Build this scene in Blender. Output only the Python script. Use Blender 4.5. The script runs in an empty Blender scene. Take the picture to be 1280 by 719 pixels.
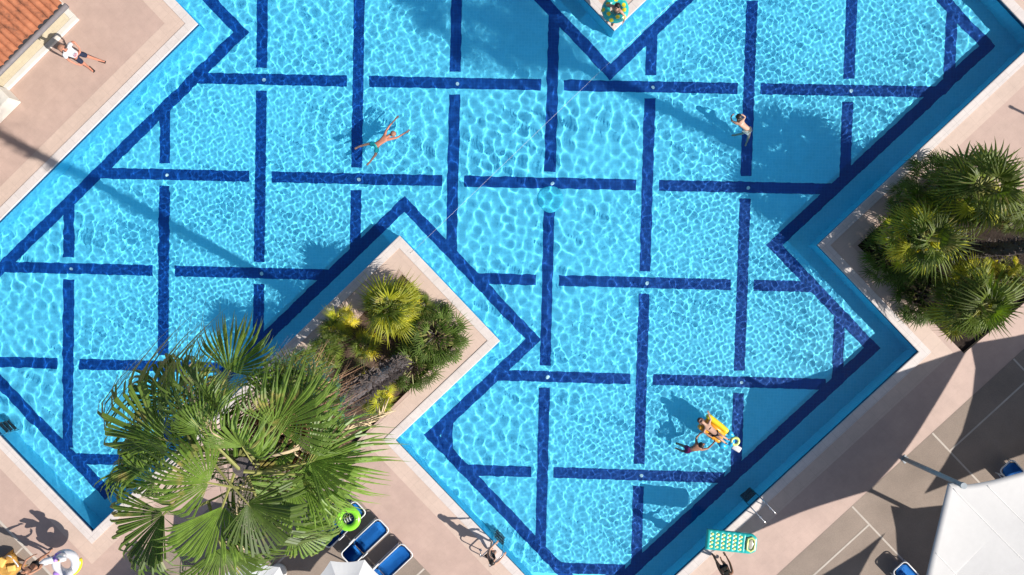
import bpy, bmesh, math, random
import numpy as np
from mathutils import Vector, Matrix, Euler
from mathutils.geometry import tessellate_polygon

R = math.radians
scene = bpy.context.scene
COL = scene.collection
random.seed(7)
rng = np.random.default_rng(7)

# ------------------------------------------------------------------ camera
CAM_EUL = (-0.02858150, 0.02045136, 0.02426898)
CAM_Z = 25.4
FOC = 854.0
cam_data = bpy.data.cameras.new('camera')
cam = bpy.data.objects.new('camera', cam_data)
COL.objects.link(cam)
cam.location = (0, 0, CAM_Z)
cam.rotation_euler = CAM_EUL
cam_data.sensor_width = 36
cam_data.lens = 36 * FOC / 1280
cam_data.clip_start = .1
cam_data.clip_end = 600
scene.camera = cam
CM = Euler(CAM_EUL).to_matrix()


def W(px, py, z=0.0):
    """photo pixel -> the place in the world at height z"""
    d = CM @ Vector(((px - 640) / FOC, -(py - 359.5) / FOC, -1))
    t = (z - CAM_Z) / d.z
    return Vector((d.x * t, d.y * t, z))


ZW, ZF = -0.10, -1.15            # water level, pool floor
SD = Vector((-1.2, 0.555, -1))    # way the sunlight travels (per metre of drop)

# ------------------------------------------------------------------ light
w = bpy.data.worlds.new('World')
scene.world = w
w.use_nodes = True
nt = w.node_tree
sky = nt.nodes.new('ShaderNodeTexSky')
sky.sky_type = 'NISHITA'
sky.sun_disc = False
sky.sun_elevation = math.atan2(1, math.hypot(SD.x, SD.y))
sky.sun_rotation = math.atan2(-SD.x, -SD.y)
nt.links.new(sky.outputs[0], nt.nodes['Background'].inputs[0])
nt.nodes['Background'].inputs[1].default_value = 0.072
sl = bpy.data.lights.new('sun', 'SUN')
sl.energy = 4.6
sl.angle = R(.5)
sl.color = (1, .955, .89)
so = bpy.data.objects.new('sun', sl)
COL.objects.link(so)
so.location = (30, -14, 25)
so.rotation_euler = SD.to_track_quat('-Z', 'Y').to_euler()
sl.cycles.is_caustics_light = True

scene.view_settings.view_transform = 'Standard'
scene.view_settings.look = 'None'
scene.view_settings.exposure = 0.62
scene.view_settings.gamma = 1
scene.cycles.use_denoising = True
scene.cycles.caustics_refractive = True
scene.cycles.caustics_reflective = True
scene.cycles.max_bounces = 12
scene.cycles.sample_clamp_indirect = 4


# ------------------------------------------------------------------ materials
def mat(name, col, rough=.7, spec=.3, var=0, vscale=3, var2=0, v2scale=40, bump=0, bscale=60, metal=0, trans=None, rnd=0, coat=0, dry=None):
    """principled material; noise at two scales moves the base colour, noise bumps the surface"""
    m = bpy.data.materials.new(name)
    m.use_nodes = True
    t = m.node_tree
    N, L = t.nodes, t.links
    p = N['Principled BSDF']
    p.inputs['Roughness'].default_value = rough
    p.inputs['Specular IOR Level'].default_value = spec
    p.inputs['Metallic'].default_value = metal
    p.inputs['Coat Weight'].default_value = coat
    rgb = N.new('ShaderNodeRGB')
    rgb.outputs[0].default_value = (*col, 1)
    out = rgb.outputs[0]
    tc = N.new('ShaderNodeTexCoord')

    def modulate(out, fac, lo, hi):
        mr = N.new('ShaderNodeMapRange')
        mr.inputs[3].default_value = lo
        mr.inputs[4].default_value = hi
        L.new(fac, mr.inputs[0])
        mx = N.new('ShaderNodeVectorMath')
        mx.operation = 'SCALE'
        L.new(out, mx.inputs[0])
        L.new(mr.outputs[0], mx.inputs['Scale'])
        return mx.outputs[0]
    for v, s in ((var, vscale), (var2, v2scale)):
        if v:
            n = N.new('ShaderNodeTexNoise')
            n.inputs['Scale'].default_value = s
            n.inputs['Detail'].default_value = 5
            n.inputs['Roughness'].default_value = .6
            L.new(tc.outputs['Object'], n.inputs['Vector'])
            mr = N.new('ShaderNodeMapRange')
            mr.inputs[1].default_value = .3
            mr.inputs[2].default_value = .7
            L.new(n.outputs[0], mr.inputs[0])
            out = modulate(out, mr.outputs[0], 1 - v, 1 + v)
    if rnd:
        oi = N.new('ShaderNodeObjectInfo')
        out = modulate(out, oi.outputs['Random'], 1 - rnd, 1 + rnd)
    if dry:
        oi = N.new('ShaderNodeObjectInfo')
        ml = N.new('ShaderNodeMath')
        ml.operation = 'MULTIPLY'
        ml.inputs[1].default_value = 40
        L.new(oi.outputs['Random'], ml.inputs[0])
        n = N.new('ShaderNodeTexNoise')
        n.noise_dimensions = '4D'
        n.inputs['Scale'].default_value = 2.4
        n.inputs['Detail'].default_value = 5
        L.new(tc.outputs['Object'], n.inputs['Vector'])
        L.new(ml.outputs[0], n.inputs['W'])
        mr = N.new('ShaderNodeMapRange')
        mr.inputs[1].default_value = .60
        mr.inputs[2].default_value = .70
        L.new(n.outputs[0], mr.inputs[0])
        mx = N.new('ShaderNodeMix')
        mx.data_type = 'RGBA'
        L.new(mr.outputs[0], mx.inputs[0])
        L.new(out, mx.inputs[6])
        mx.inputs[7].default_value = (*dry, 1)
        out = mx.outputs[2]
    L.new(out, p.inputs['Base Color'])
    if bump:
        n = N.new('ShaderNodeTexNoise')
        n.inputs['Scale'].default_value = bscale
        n.inputs['Detail'].default_value = 4
        L.new(tc.outputs['Object'], n.inputs['Vector'])
        b = N.new('ShaderNodeBump')
        b.inputs['Strength'].default_value = bump
        b.inputs['Distance'].default_value = .02
        L.new(n.outputs[0], b.inputs['Height'])
        L.new(b.outputs[0], p.inputs['Normal'])
    if trans:
        tr = N.new('ShaderNodeBsdfTranslucent')
        sc = N.new('ShaderNodeVectorMath')
        sc.operation = 'MULTIPLY'
        L.new(out, sc.inputs[0])
        sc.inputs[1].default_value = trans
        L.new(sc.outputs[0], tr.inputs[0])
        ms = N.new('ShaderNodeAddShader')
        L.new(p.outputs[0], ms.inputs[0])
        L.new(tr.outputs[0], ms.inputs[1])
        L.new(ms.outputs[0], N['Material Output'].inputs[0])
    m['out_socket'] = 1
    return m


def tiled(name, c1, c2, mortar, tw, th, msize, rot=0, offset=0, rough=.6, spec=.35, var=.1, vscale=.8, bias=0, grain=.06):
    """tiles or slabs with grout lines, laid out in metres"""
    m = bpy.data.materials.new(name)
    m.use_nodes = True
    N, L = m.node_tree.nodes, m.node_tree.links
    p = N['Principled BSDF']
    p.inputs['Roughness'].default_value = rough
    p.inputs['Specular IOR Level'].default_value = spec
    tc = N.new('ShaderNodeTexCoord')
    mp = N.new('ShaderNodeMapping')
    mp.inputs['Rotation'].default_value = (0, 0, rot)
    L.new(tc.outputs['Object'], mp.inputs[0])
    b = N.new('ShaderNodeTexBrick')
    b.offset = offset
    b.inputs['Color1'].default_value = (*c1, 1)
    b.inputs['Color2'].default_value = (*c2, 1)
    b.inputs['Mortar'].default_value = (*mortar, 1)
    b.inputs['Scale'].default_value = 1
    b.inputs['Mortar Size'].default_value = msize
    b.inputs['Mortar Smooth'].default_value = .3
    b.inputs['Bias'].default_value = bias
    b.inputs['Brick Width'].default_value = tw
    b.inputs['Row Height'].default_value = th
    L.new(mp.outputs[0], b.inputs['Vector'])
    out = b.outputs[0]
    for v, s in ((var, vscale), (grain, 45), (var * .7, vscale * 6)):
        n = N.new('ShaderNodeTexNoise')
        n.inputs['Scale'].default_value = s
        n.inputs['Detail'].default_value = 6
        n.inputs['Roughness'].default_value = .65
        L.new(tc.outputs['Object'], n.inputs['Vector'])
        mr = N.new('ShaderNodeMapRange')
        mr.inputs[1].default_value = .3
        mr.inputs[2].default_value = .7
        mr.inputs[3].default_value = 1 - v
        mr.inputs[4].default_value = 1 + v
        L.new(n.outputs[0], mr.inputs[0])
        mx = N.new('ShaderNodeVectorMath')
        mx.operation = 'SCALE'
        L.new(out, mx.inputs[0])
        L.new(mr.outputs[0], mx.inputs['Scale'])
        out = mx.outputs[0]
    L.new(out, p.inputs['Base Color'])
    return m


M = {}
M['deck'] = tiled('deck_tile', (.465, .332, .276), (.458, .325, .271), (.432, .307, .257), .42, .42, .006, rot=R(45), var=.10, vscale=.35, grain=.08)
M['border'] = tiled('border_tile', (.545, .412, .338), (.535, .404, .331), (.475, .355, .29), .5, .62, .007, rot=R(45), var=.07, vscale=.7)
M['coping'] = tiled('coping_stone', (.60, .535, .50), (.58, .517, .485), (.46, .41, .38), .5, .5, .008, rot=R(45), var=.08, vscale=1.2)
M['pave'] = mat('washed_concrete', (.262, .208, .170), .85, .2, .20, .45, .17, 38, .25, 50)
M['joint'] = mat('pale_joint', (.50, .44, .38), .8, .2, .12, 3)
M['soil'] = mat('bark_soil', (.085, .057, .042), .95, .1, .35, 2.5, .45, 22, .9, 22)
M['soil_dark'] = mat('dark_soil', (.03, .022, .018), .95, .1, .35, 2.5, .45, 22, .9, 22)  # same soil, colour darkened to give dark gaps between the right planter's palms
M['tile'] = tiled('pool_mosaic', (.145, .65, .86), (.13, .62, .83), (.18, .70, .88), .125, .125, .006, var=.05, vscale=.5, rough=.5, spec=.2)
M['band'] = tiled('navy_mosaic', (.002, .060, .27), (.002, .050, .24), (.006, .085, .33), .125, .125, .006, var=.08, vscale=1, rough=.5, spec=.2)
M['wallblue'] = tiled('pool_wall_mosaic', (.145, .65, .86), (.13, .62, .83), (.18, .70, .88), .125, .125, .006, var=.05, rough=.5, spec=.2)
M['navyline'] = mat('waterline_tile', (.02, .06, .14), .4, .4, .15, 8)
M['white'] = mat('white_plastic', (.66, .66, .66), .45, .4, .04, 4)
M['plaster'] = mat('white_plaster', (.63, .595, .54), .8, .2, .07, 3, .04, 30)
M['cream'] = tiled('cream_step_tile', (.64, .545, .39), (.62, .53, .375), (.56, .475, .335), .33, .33, .008, rot=R(45), var=.08, vscale=1.5)
M['canvas'] = mat('white_canvas', (.60, .595, .59), .85, .15, .025, 1.3, .02, 9, trans=(.12, .115, .105))
M['sail'] = mat('sail_cloth', (.555, .54, .525), .85, .15, .03, .7, .02, 6, trans=(.06, .058, .055))
M['seam'] = mat('sail_seam', (.72, .695, .665), .85, .15)
M['steel'] = mat('stainless_steel', (.62, .63, .65), .22, .5, metal=1)
M['galv'] = mat('painted_grey_metal', (.30, .335, .36), .5, .4, .12, 6)
M['darkmetal'] = mat('dark_metal', (.05, .05, .055), .5, .4, .1, 6)
M['sling'] = mat('blue_sling', (.014, .165, .52), .75, .2, .09, 5, .07, 60)
M['lime'] = mat('lime_vinyl', (.22, .62, .03), .3, .5, .05, 4, coat=.3)
M['teal'] = mat('teal_vinyl', (.02, .41, .385), .28, .5, .06, 5, coat=.4)
M['tealdark'] = mat('deep_teal_vinyl', (.01, .25, .25), .3, .5, .06, 5, coat=.4)
M['lemon'] = mat('yellow_print', (.72, .62, .02), .35, .5, .05, 6, coat=.3)
M['cream_dot'] = mat('pale_yellow_vinyl', (.62, .68, .22), .3, .5, .1, 20, coat=.3)
M['clear'] = mat('clear_pillow_vinyl', (.44, .42, .34), .2, .5, .2, 8, coat=.5)
M['orange'] = mat('orange_vinyl', (.78, .33, .02), .3, .5, .05, 5, coat=.3)
M['yellow'] = mat('yellow_vinyl', (.80, .62, .02), .3, .5, .05, 5, coat=.3)
M['sky'] = mat('sky_blue_vinyl', (.03, .40, .70), .3, .5, .05, 5, coat=.3)
M['lilac'] = mat('lilac_vinyl', (.42, .24, .66), .35, .5, .05, 5, coat=.3)
M['whitevinyl'] = mat('white_vinyl', (.63, .62, .64), .3, .5, .03, 5, coat=.4)
M['towel'] = mat('amber_towel', (.82, .50, .14), .95, .1, .08, 5, .12, 60, .5, 120)
M['skin_tan'] = mat('tanned_skin', (.36, .18, .115), .55, .35, .08, 9)
M['skin_pale'] = mat('fair_skin', (.48, .28, .20), .55, .35, .08, 9)
M['skin_dark'] = mat('dark_brown_skin', (.20, .095, .055), .55, .35, .1, 9)  # one dark brown tone over the whole mattress carrier
M['skin_red'] = mat('sunburnt_skin', (.46, .19, .125), .55, .35, .08, 9)
M['hair_dark'] = mat('dark_hair', (.022, .016, .013), .5, .4, .3, 12, .4, 60)
M['hair_auburn'] = mat('auburn_hair', (.10, .03, .02), .5, .4, .3, 12, .4, 60)
M['hair_grey'] = mat('cropped_hair', (.30, .15, .10), .6, .3, .15, 20)
M['cloth_navy'] = mat('navy_cloth', (.02, .025, .05), .85, .2, .15, 9)
M['cloth_teal'] = mat('teal_print_cloth', (.02, .33, .34), .8, .2, .3, 14, .3, 30)
M['cloth_maroon'] = mat('maroon_cloth', (.22, .02, .10), .85, .2, .25, 9)
M['cloth_black'] = mat('black_cloth', (.012, .012, .015), .8, .25, .1, 9)
M['cloth_white'] = mat('white_cloth', (.58, .58, .60), .9, .15, .04, 8)
M['cloth_pale'] = mat('pale_swim_cloth', (.70, .68, .62), .8, .2, .12, 12)
M['cloth_lilac'] = mat('lilac_cloth', (.34, .20, .50), .8, .2, .15, 12)
M['print_red'] = mat('faded_red_print', (.44, .16, .20), .85, .15, .35, 30)
M['eye'] = mat('eye_dark', (.02, .015, .01), .2, .5)
M['bark'] = mat('palm_bark', (.10, .085, .085), .95, .1, .3, 4, .3, 25, .8, 30)
M['boot'] = mat('old_leaf_base', (.12, .098, .09), .9, .15, .3, 6, rnd=.2)
M['straw'] = mat('dead_frond_straw', (.42, .25, .155), .9, .15, .25, 6, rnd=.25, trans=(.12, .1, .08))
M['flower'] = mat('palm_flower_straw', (.60, .47, .30), .9, .15, .2, 12)
M['leaf'] = mat('palm_leaf', (.088, .140, .020), .46, .4, .22, 1.6, .22, 9, rnd=.42, trans=(.55, .75, .25), dry=(.24, .19, .06))
M['stalk'] = mat('palm_stalk', (.22, .22, .065), .5, .4, .15, 6, rnd=.2)
M['leaf_low'] = mat('fan_palm_leaf', (.070, .095, .011), .55, .28, .2, 3, .2, 14, rnd=.4, trans=(.55, .7, .2), dry=(.19, .15, .04))
M['leaf_lime'] = mat('lime_fan_palm_leaf', (.225, .228, .013), .55, .28, .2, 3, .2, 14, rnd=.33, trans=(.55, .62, .15))
M['leaf_gold'] = mat('yellowing_leaf', (.50, .42, .02), .45, .4, .2, 6, rnd=.25, trans=(.4, .36, .1))
M['leaf_dark'] = mat('dark_shrub_leaf', (.050, .080, .011), .6, .2, .2, 3, .2, 14, rnd=.45, trans=(.5, .7, .2))
M['pipe'] = mat('white_inlet', (.55, .70, .74), .4, .4)
M['drain'] = mat('drain_cover', (.07, .55, .74), .5, .3, .12, 10)
M['stepgrey'] = mat('ladder_step', (.02, .035, .05), .6, .3, .2, 12)
M['gutter'] = mat('grey_gutter', (.17, .15, .155), .6, .3, .12, 8)

# terracotta barrel tiles
m = bpy.data.materials.new('terracotta_tile')
m.use_nodes = True
N, L = m.node_tree.nodes, m.node_tree.links
tc = N.new('ShaderNodeTexCoord')
n1 = N.new('ShaderNodeTexNoise'); n1.inputs['Scale'].default_value = 2.6; n1.inputs['Detail'].default_value = 8; n1.inputs['Roughness'].default_value = .7
L.new(tc.outputs['Object'], n1.inputs[0])
cr = N.new('ShaderNodeValToRGB')
e = cr.color_ramp.elements
e[0].position = .30; e[0].color = (.075, .035, .022, 1)
e[1].position = .66; e[1].color = (.44, .165, .08, 1)
k = e.new(.46); k.color = (.33, .115, .055, 1)
L.new(n1.outputs[0], cr.inputs[0])
L.new(cr.outputs[0], N['Principled BSDF'].inputs[0])
N['Principled BSDF'].inputs['Roughness'].default_value = .85
M['terracotta'] = m

# water: a real refracting surface
m = bpy.data.materials.new('pool_water')
m.use_nodes = True
m.node_tree.nodes.clear()
g = m.node_tree.nodes.new('ShaderNodeBsdfGlass')
g.inputs['IOR'].default_value = 1.33
g.inputs['Roughness'].default_value = 0
g.inputs['Color'].default_value = (.90, .985, 1, 1)
o_ = m.node_tree.nodes.new('ShaderNodeOutputMaterial')
m.node_tree.links.new(g.outputs[0], o_.inputs[0])
M['water'] = m


# ------------------------------------------------------------------ helpers
def mesh_obj(name, verts, faces, mats, parent=None, smooth=False, mi=None):
    me = bpy.data.meshes.new(name)
    me.from_pydata([tuple(v) for v in verts], [], faces)
    for x in (mats if isinstance(mats, (list, tuple)) else [mats]):
        me.materials.append(x)
    if mi is not None:
        me.polygons.foreach_set('material_index', mi)
    if smooth:
        me.polygons.foreach_set('use_smooth', [True] * len(me.polygons))
    me.update()
    o = bpy.data.objects.new(name, me)
    COL.objects.link(o)
    if parent:
        o.parent = parent
    return o


def bm_obj(name, bm, mats, parent=None, smooth=False):
    me = bpy.data.meshes.new(name)
    bm.to_mesh(me)
    bm.free()
    for x in (mats if isinstance(mats, (list, tuple)) else [mats]):
        me.materials.append(x)
    if smooth:
        me.polygons.foreach_set('use_smooth', [True] * len(me.polygons))
    o = bpy.data.objects.new(name, me)
    COL.objects.link(o)
    if parent:
        o.parent = parent
    return o


def tag(o, label, cat, group=None):
    o['label'] = label
    o['category'] = cat
    if group:
        o['group'] = group
    return o


def structure(o):
    o['kind'] = 'structure'
    return o


def thing(name, label, cat, loc=(0, 0, 0), rz=0, group=None):
    o = bpy.data.objects.new(name, None)
    o.empty_display_size = .2
    COL.objects.link(o)
    o.location = loc
    o.rotation_euler = (0, 0, rz)
    return tag(o, label, cat, group)


def copy_tree(o, parent=None):
    c = o.copy()
    COL.objects.link(c)
    c.parent = parent
    for ch in o.children:
        copy_tree(ch, c)
    return c


def box(bm, c, s, rot=None, mi=0, bevel=0):
    r = bmesh.ops.create_cube(bm, size=1)
    vs = r['verts']
    fs = list({f for v in vs for f in v.link_faces})
    bmesh.ops.scale(bm, vec=s, verts=vs)
    if bevel:
        eds = list({e for v in vs for e in v.link_edges})
        b = bmesh.ops.bevel(bm, geom=eds, offset=bevel, segments=2, affect='EDGES', profile=.6)
        vs = list({v for f in b['faces'] for v in f.verts} | {v for v in vs if v.is_valid})
        fs = list({f for v in vs for f in v.link_faces})
    if rot is not None:
        bmesh.ops.rotate(bm, verts=vs, cent=(0, 0, 0), matrix=rot if isinstance(rot, Matrix) else Matrix.Rotation(rot, 3, 'Z'))
    bmesh.ops.translate(bm, verts=vs, vec=c)
    for f in fs:
        f.material_index = mi


def tube(bm, pts, rad, n=8, mi=0, cap=True, closed=False):
    pts = [Vector(p) for p in pts]
    rads = rad if isinstance(rad, (list, tuple)) else [rad] * len(pts)
    rings = []
    prev = None
    K = len(pts)
    for i, p in enumerate(pts):
        if closed:
            d = pts[(i + 1) % K] - pts[i - 1]
        else:
            d = pts[min(i + 1, K - 1)] - pts[max(i - 1, 0)]
        d.normalize()
        if prev is None:
            a = Vector((0, 0, 1)) if abs(d.z) < .9 else Vector((1, 0, 0))
            u = d.cross(a).normalized()
        else:
            u = (prev - d * prev.dot(d)).normalized()
        prev = u
        v = d.cross(u)
        rings.append([bm.verts.new(p + (u * math.cos(t) + v * math.sin(t)) * rads[i]) for t in (2 * math.pi * k / n for k in range(n))])
    for i in range(K if closed else K - 1):
        a, b = rings[i], rings[(i + 1) % K]
        for k in range(n):
            f = bm.faces.new((a[k], a[(k + 1) % n], b[(k + 1) % n], b[k]))
            f.material_index = mi
            f.smooth = True
    if cap and not closed:
        for rg in (rings[0][::-1], rings[-1]):
            f = bm.faces.new(rg)
            f.material_index = mi


def ellipsoid(bm, c, r, mi=0, seg=14, rings=9, rot=None):
    q = bmesh.ops.create_uvsphere(bm, u_segments=seg, v_segments=rings, radius=1)
    vs = q['verts']
    bmesh.ops.scale(bm, vec=r, verts=vs)
    if rot is not None:
        bmesh.ops.rotate(bm, verts=vs, cent=(0, 0, 0), matrix=rot)
    bmesh.ops.translate(bm, verts=vs, vec=c)
    for f in {f for v in vs for f in v.link_faces}:
        f.material_index = mi
        f.smooth = True


def arc(c, r, a0, a1, n, ax=(1, 0, 0), ay=(0, 0, 1)):
    c, ax, ay = Vector(c), Vector(ax), Vector(ay)
    return [c + (ax * math.cos(a) + ay * math.sin(a)) * r for a in (a0 + (a1 - a0) * i / n for i in range(n + 1))]


# ------------------------------------------------------------------ the pool outline: squares turned by 45 degrees, in (u, v)
def uv(u, v):
    return Vector(((u - v) / 2, (u + v) / 2))


U0, U1, U2, U3, U4 = -26.72, -11.35, -3.68, 11.84, 27.1
V4, V3, V2, V1, V0 = 29.0, 21.2, 5.79, -1.8, -9.63
VM = -17.3
POOL = [uv(*q) for q in ((U2, V4), (U2, V3), (U0, V3), (U0, V2), (U2, V2), (U2, V1), (U1, V1), (U1, VM), (U3, VM), (U3, V0), (U4, V0), (U4, V2), (U3, V2), (U3, V4))]


def area(P):
    return .5 * sum(P[i - 1].x * P[i].y - P[i].x * P[i - 1].y for i in range(len(P)))


if area(POOL) < 0:
    POOL.reverse()


def offset(P, d):
    """moves a counter-clockwise outline outwards by d, mitred"""
    out = []
    n = len(P)
    for i in range(n):
        a, b, c = P[i - 1], P[i], P[(i + 1) % n]
        d1 = (b - a).normalized()
        d2 = (c - b).normalized()
        n1 = Vector((d1.y, -d1.x))
        n2 = Vector((d2.y, -d2.x))
        k = (n1 + n2) / (1 + n1.dot(n2))
        out.append(b + k * d)
    return out


def ring_sheet(name, P0, P1, z, m):
    n = len(P0)
    v = [(p.x, p.y, z) for p in P0] + [(p.x, p.y, z) for p in P1]
    f = [(i, n + i, n + (i + 1) % n, (i + 1) % n) for i in range(n)]
    o = mesh_obj(name, v, f, m)
    return structure(o)


def poly_with_holes(name, loops, z, m):
    v = [Vector((p.x, p.y, z)) for lp in loops for p in lp]
    tris = tessellate_polygon([[Vector((p.x, p.y, 0)) for p in lp] for lp in loops])
    fs = []
    for t in tris:
        a, b, c = (v[i] for i in t)
        nz = (b - a).cross(c - a).z
        fs.append(t if nz > 0 else t[::-1])
    return structure(mesh_obj(name, v, fs, m))


def inside(P, x, y):
    r = np.zeros(np.shape(x), bool)
    n = len(P)
    for i in range(n):
        a, b = P[i - 1], P[i]
        if a.y == b.y:
            continue
        c = ((a.y > y) != (b.y > y)) & (x < (b.x - a.x) * (y - a.y) / (b.y - a.y) + a.x)
        r ^= c
    return r


# planters let into the deck
def P2(px, py):
    q = W(px, py)
    return Vector((q.x, q.y))


ISLE = [P2(503, 343), P2(577, 423), P2(470, 530), P2(300, 700), P2(225, 628), P2(385, 466)]
ISLE = [P2(503, 343), P2(577, 423), P2(385, 612), P2(315, 528)]
EAST = [P2(1072, 307), P2(1205, 442), P2(1345, 325), P2(1194, 194)]
for q in (ISLE, EAST):
    if area(q) < 0:
        q.reverse()

BIG = [Vector(q) for q in ((-90, -90), (90, -90), (90, 90), (-90, 90))]
poly_with_holes('deck', [BIG, POOL, ISLE, EAST], 0, M['deck'])
ring_sheet('pool_border', offset(POOL, .30), offset(POOL, .86), .005, M['border'])
# coping stone: a rounded lip that overhangs the water
P = [(offset(POOL, d), z) for d, z in ((.30, .004), (.30, .028), (.0, .03), (-.025, .022), (-.03, .0), (-.025, -.025), (.0, -.03))]
v, f = [], []
n = len(POOL)
for lp, z in P:
    v += [(p.x, p.y, z) for p in lp]
for r_ in range(len(P) - 1):
    for i in range(n):
        f.append((r_ * n + i, (r_ + 1) * n + i, (r_ + 1) * n + (i + 1) % n, r_ * n + (i + 1) % n)[::-1])
structure(mesh_obj('coping', v, f, M['coping']))

# soil
for q, nm in ((ISLE, 'soil'), (EAST, 'soil')):
    v, f = [], []
    n = len(q)
    poly_with_holes(nm, [q], -.12, M['soil'] if q is ISLE else M['soil_dark'])
    v = [(p.x, p.y, .002) for p in q] + [(p.x, p.y, -.13) for p in q]
    f = [(i, (i + 1) % n, n + (i + 1) % n, n + i) for i in range(n)]
    structure(mesh_obj('planter_edge', v, f, M['border']))

# pool shell
rc = []
o = poly_with_holes('pool_floor', [offset(POOL, .01)], ZF, M['tile']); rc.append(o)
n = len(POOL)
for nm, z0, z1, m, d in (('pool_wall', ZF, -.001, M['wallblue'], 0), ('waterline_tile', -.20, -.012, M['navyline'], -.004)):
    q = offset(POOL, d)
    v = [(p.x, p.y, z0) for p in q] + [(p.x, p.y, z1) for p in q]
    f = [(i, n + i, n + (i + 1) % n, (i + 1) % n) for i in range(n)]
    o = structure(mesh_obj(nm, v, f, m)); rc.append(o)

# navy bands on the floor
INS0, INS1 = -.70, -1.135
BI = offset(POOL, INS1)
o = ring_sheet('perimeter_band', BI, offset(POOL, INS0), ZF + .008, M['band']); rc.append(o)
GS, GX, GY, BWH, GAP = 3.720659, -17.769387, 6.993232, .21, .43


def crossings(axis, c):
    """where the inner outline is crossed by the line x = c (axis 0) or y = c (axis 1)"""
    r = []
    n = len(BI)
    for i in range(n):
        a, b = BI[i - 1], BI[i]
        if (a[axis] - c) * (b[axis] - c) < 0:
            t = (c - a[axis]) / (b[axis] - a[axis])
            r.append(a[1 - axis] + t * (b[1 - axis] - a[1 - axis]))
    return sorted(r)


bv, bf = [], []


def strip(axis, c, s0, s1):
    k = len(bv)
    z = ZF + .004
    if axis == 0:
        bv.extend([(c - BWH, s0, z), (c + BWH, s0, z), (c + BWH, s1, z), (c - BWH, s1, z)])
    else:
        bv.extend([(s0, c - BWH, z), (s1, c - BWH, z), (s1, c + BWH, z), (s0, c + BWH, z)])
    bf.append((k, k + 1, k + 2, k + 3))


def bands(axis, idx):
    c = GX + GS * idx if axis == 0 else GY - GS * idx
    cr = crossings(axis, c)
    for a, b in zip(cr[::2], cr[1::2]):
        a -= .2
        b += .2
        cuts = []
        for j in range(-6, 14):
            broken = ((idx + j) % 2 == 0) if axis == 0 else ((idx + j) % 2 == 1)
            p = GY - GS * j if axis == 0 else GX + GS * j
            if broken and a - GAP < p < b + GAP:
                cuts.append(p)
        cuts.sort()
        s = a
        for p in cuts:
            if p - GAP > s + .05:
                strip(axis, c, s, p - GAP)
            s = max(s, p + GAP)
        if b > s + .05:
            strip(axis, c, s, b)


for i in range(-2, 12):
    bands(0, i)
for i in range(-5, 9):
    bands(1, i)
o = structure(mesh_obj('lane_band', bv, bf, M['band'])); rc.append(o)


# floor inlets where a band runs through, and the round drain
def disc(bm, r, z, n=24, h=.02):
    a = [bm.verts.new((r * math.cos(2 * math.pi * i / n), r * math.sin(2 * math.pi * i / n), 0)) for i in range(n)]
    b = [bm.verts.new((x.co.x * .92, x.co.y * .92, h)) for x in a]
    c = [bm.verts.new((x.co.x * .35, x.co.y * .35, h)) for x in a]
    for i in range(n):
        j = (i + 1) % n
        bm.faces.new((a[i], a[j], b[j], b[i]))
        bm.faces.new((b[i], b[j], c[j], c[i]))
    bm.faces.new(c)


proto = None
for i in range(-1, 12):
    for j in range(-2, 8):
        x, y = GX + GS * i, GY - GS * j
        if (i + j) % 2 == 0 and inside(offset(POOL, -1.6), np.array(x), np.array(y)) and abs(x) < 20.5 and -12.5 < y < 11.5:
            if proto is None:
                bm = bmesh.new()
                disc(bm, .07, 0)
                proto = bm_obj('pool_inlet', bm, M['pipe'])
                q = proto
            else:
                q = proto.copy()
                COL.objects.link(q)
            q.location = (x + .1, y - .02, ZF + .006)
            q.name = 'pool_inlet'
            tag(q, 'small round white inlet let into a navy band of the pool floor', 'inlet', 'floor inlets at the band crossings')
            rc.append(q)
bm = bmesh.new()
disc(bm, .5, 0, 40, .03)
for k in range(-4, 5):
    h = math.sqrt(.45 ** 2 - (k * .1) ** 2)
    box(bm, (0, k * .1, .034), (2 * h, .03, .012))
q = bm_obj('floor_drain', bm, M['drain'])
q.location = (GX + 5 * GS + .03, GY - GS - .62, ZF + .012)
tag(q, 'large round blue drain cover on the pool floor below a band crossing', 'drain')
rc.append(q)


# ------------------------------------------------------------------ water
def waves(X, Y):
    r = np.random.default_rng(11)
    Z = np.zeros_like(X)

    def low(seed, sc):
        q = np.random.default_rng(seed)
        s = np.zeros_like(X)
        for _ in range(7):
            a, k = q.uniform(0, 6.28), sc * q.uniform(.5, 1.3)
            s += np.sin(k * (X * math.cos(a) + Y * math.sin(a)) + q.uniform(0, 6.28))
        return s / 3.2
    wf = np.clip(.62 + .42 * low(3, .45) + .16 * low(8, 1.3), .12, 1.15)     # fine chop
    wc = np.clip(.62 - .42 * low(3, .45) + .2 * low(9, 1.1), .1, 1.15)      # longer ripples
    F = np.zeros_like(X)
    C = np.zeros_like(X)
    for _ in range(54):
        lam = r.uniform(.12, .28)
        a = r.uniform(0, 6.28)
        k = 2 * math.pi / lam
        F += lam ** 1.9 * np.sin(k * (X * math.cos(a) + Y * math.sin(a)) + r.uniform(0, 6.28))
    for _ in range(34):
        lam = r.uniform(.26, .60)
        a = r.normal(.5, .9) + (math.pi if r.random() < .5 else 0)
        k = 2 * math.pi / lam
        C += lam ** 1.75 * np.sin(k * (X * math.cos(a) + Y * math.sin(a)) + r.uniform(0, 6.28))
    Z = .0047 * F * wf + .0039 * C * wc
    for (px, py, lam, amp, rad) in ((480, 172, .50, .0036, 2.2), (925, 158, .40, .0024, 1.6), (880, 545, .42, .0020, 1.5)):
        c = W(px, py, ZW)
        d = np.hypot(X - c.x, Y - c.y)
        Z += amp * np.sin(2 * math.pi * d / lam) * np.exp(-((d - .5 * rad) / rad) ** 2)
    return Z


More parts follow.
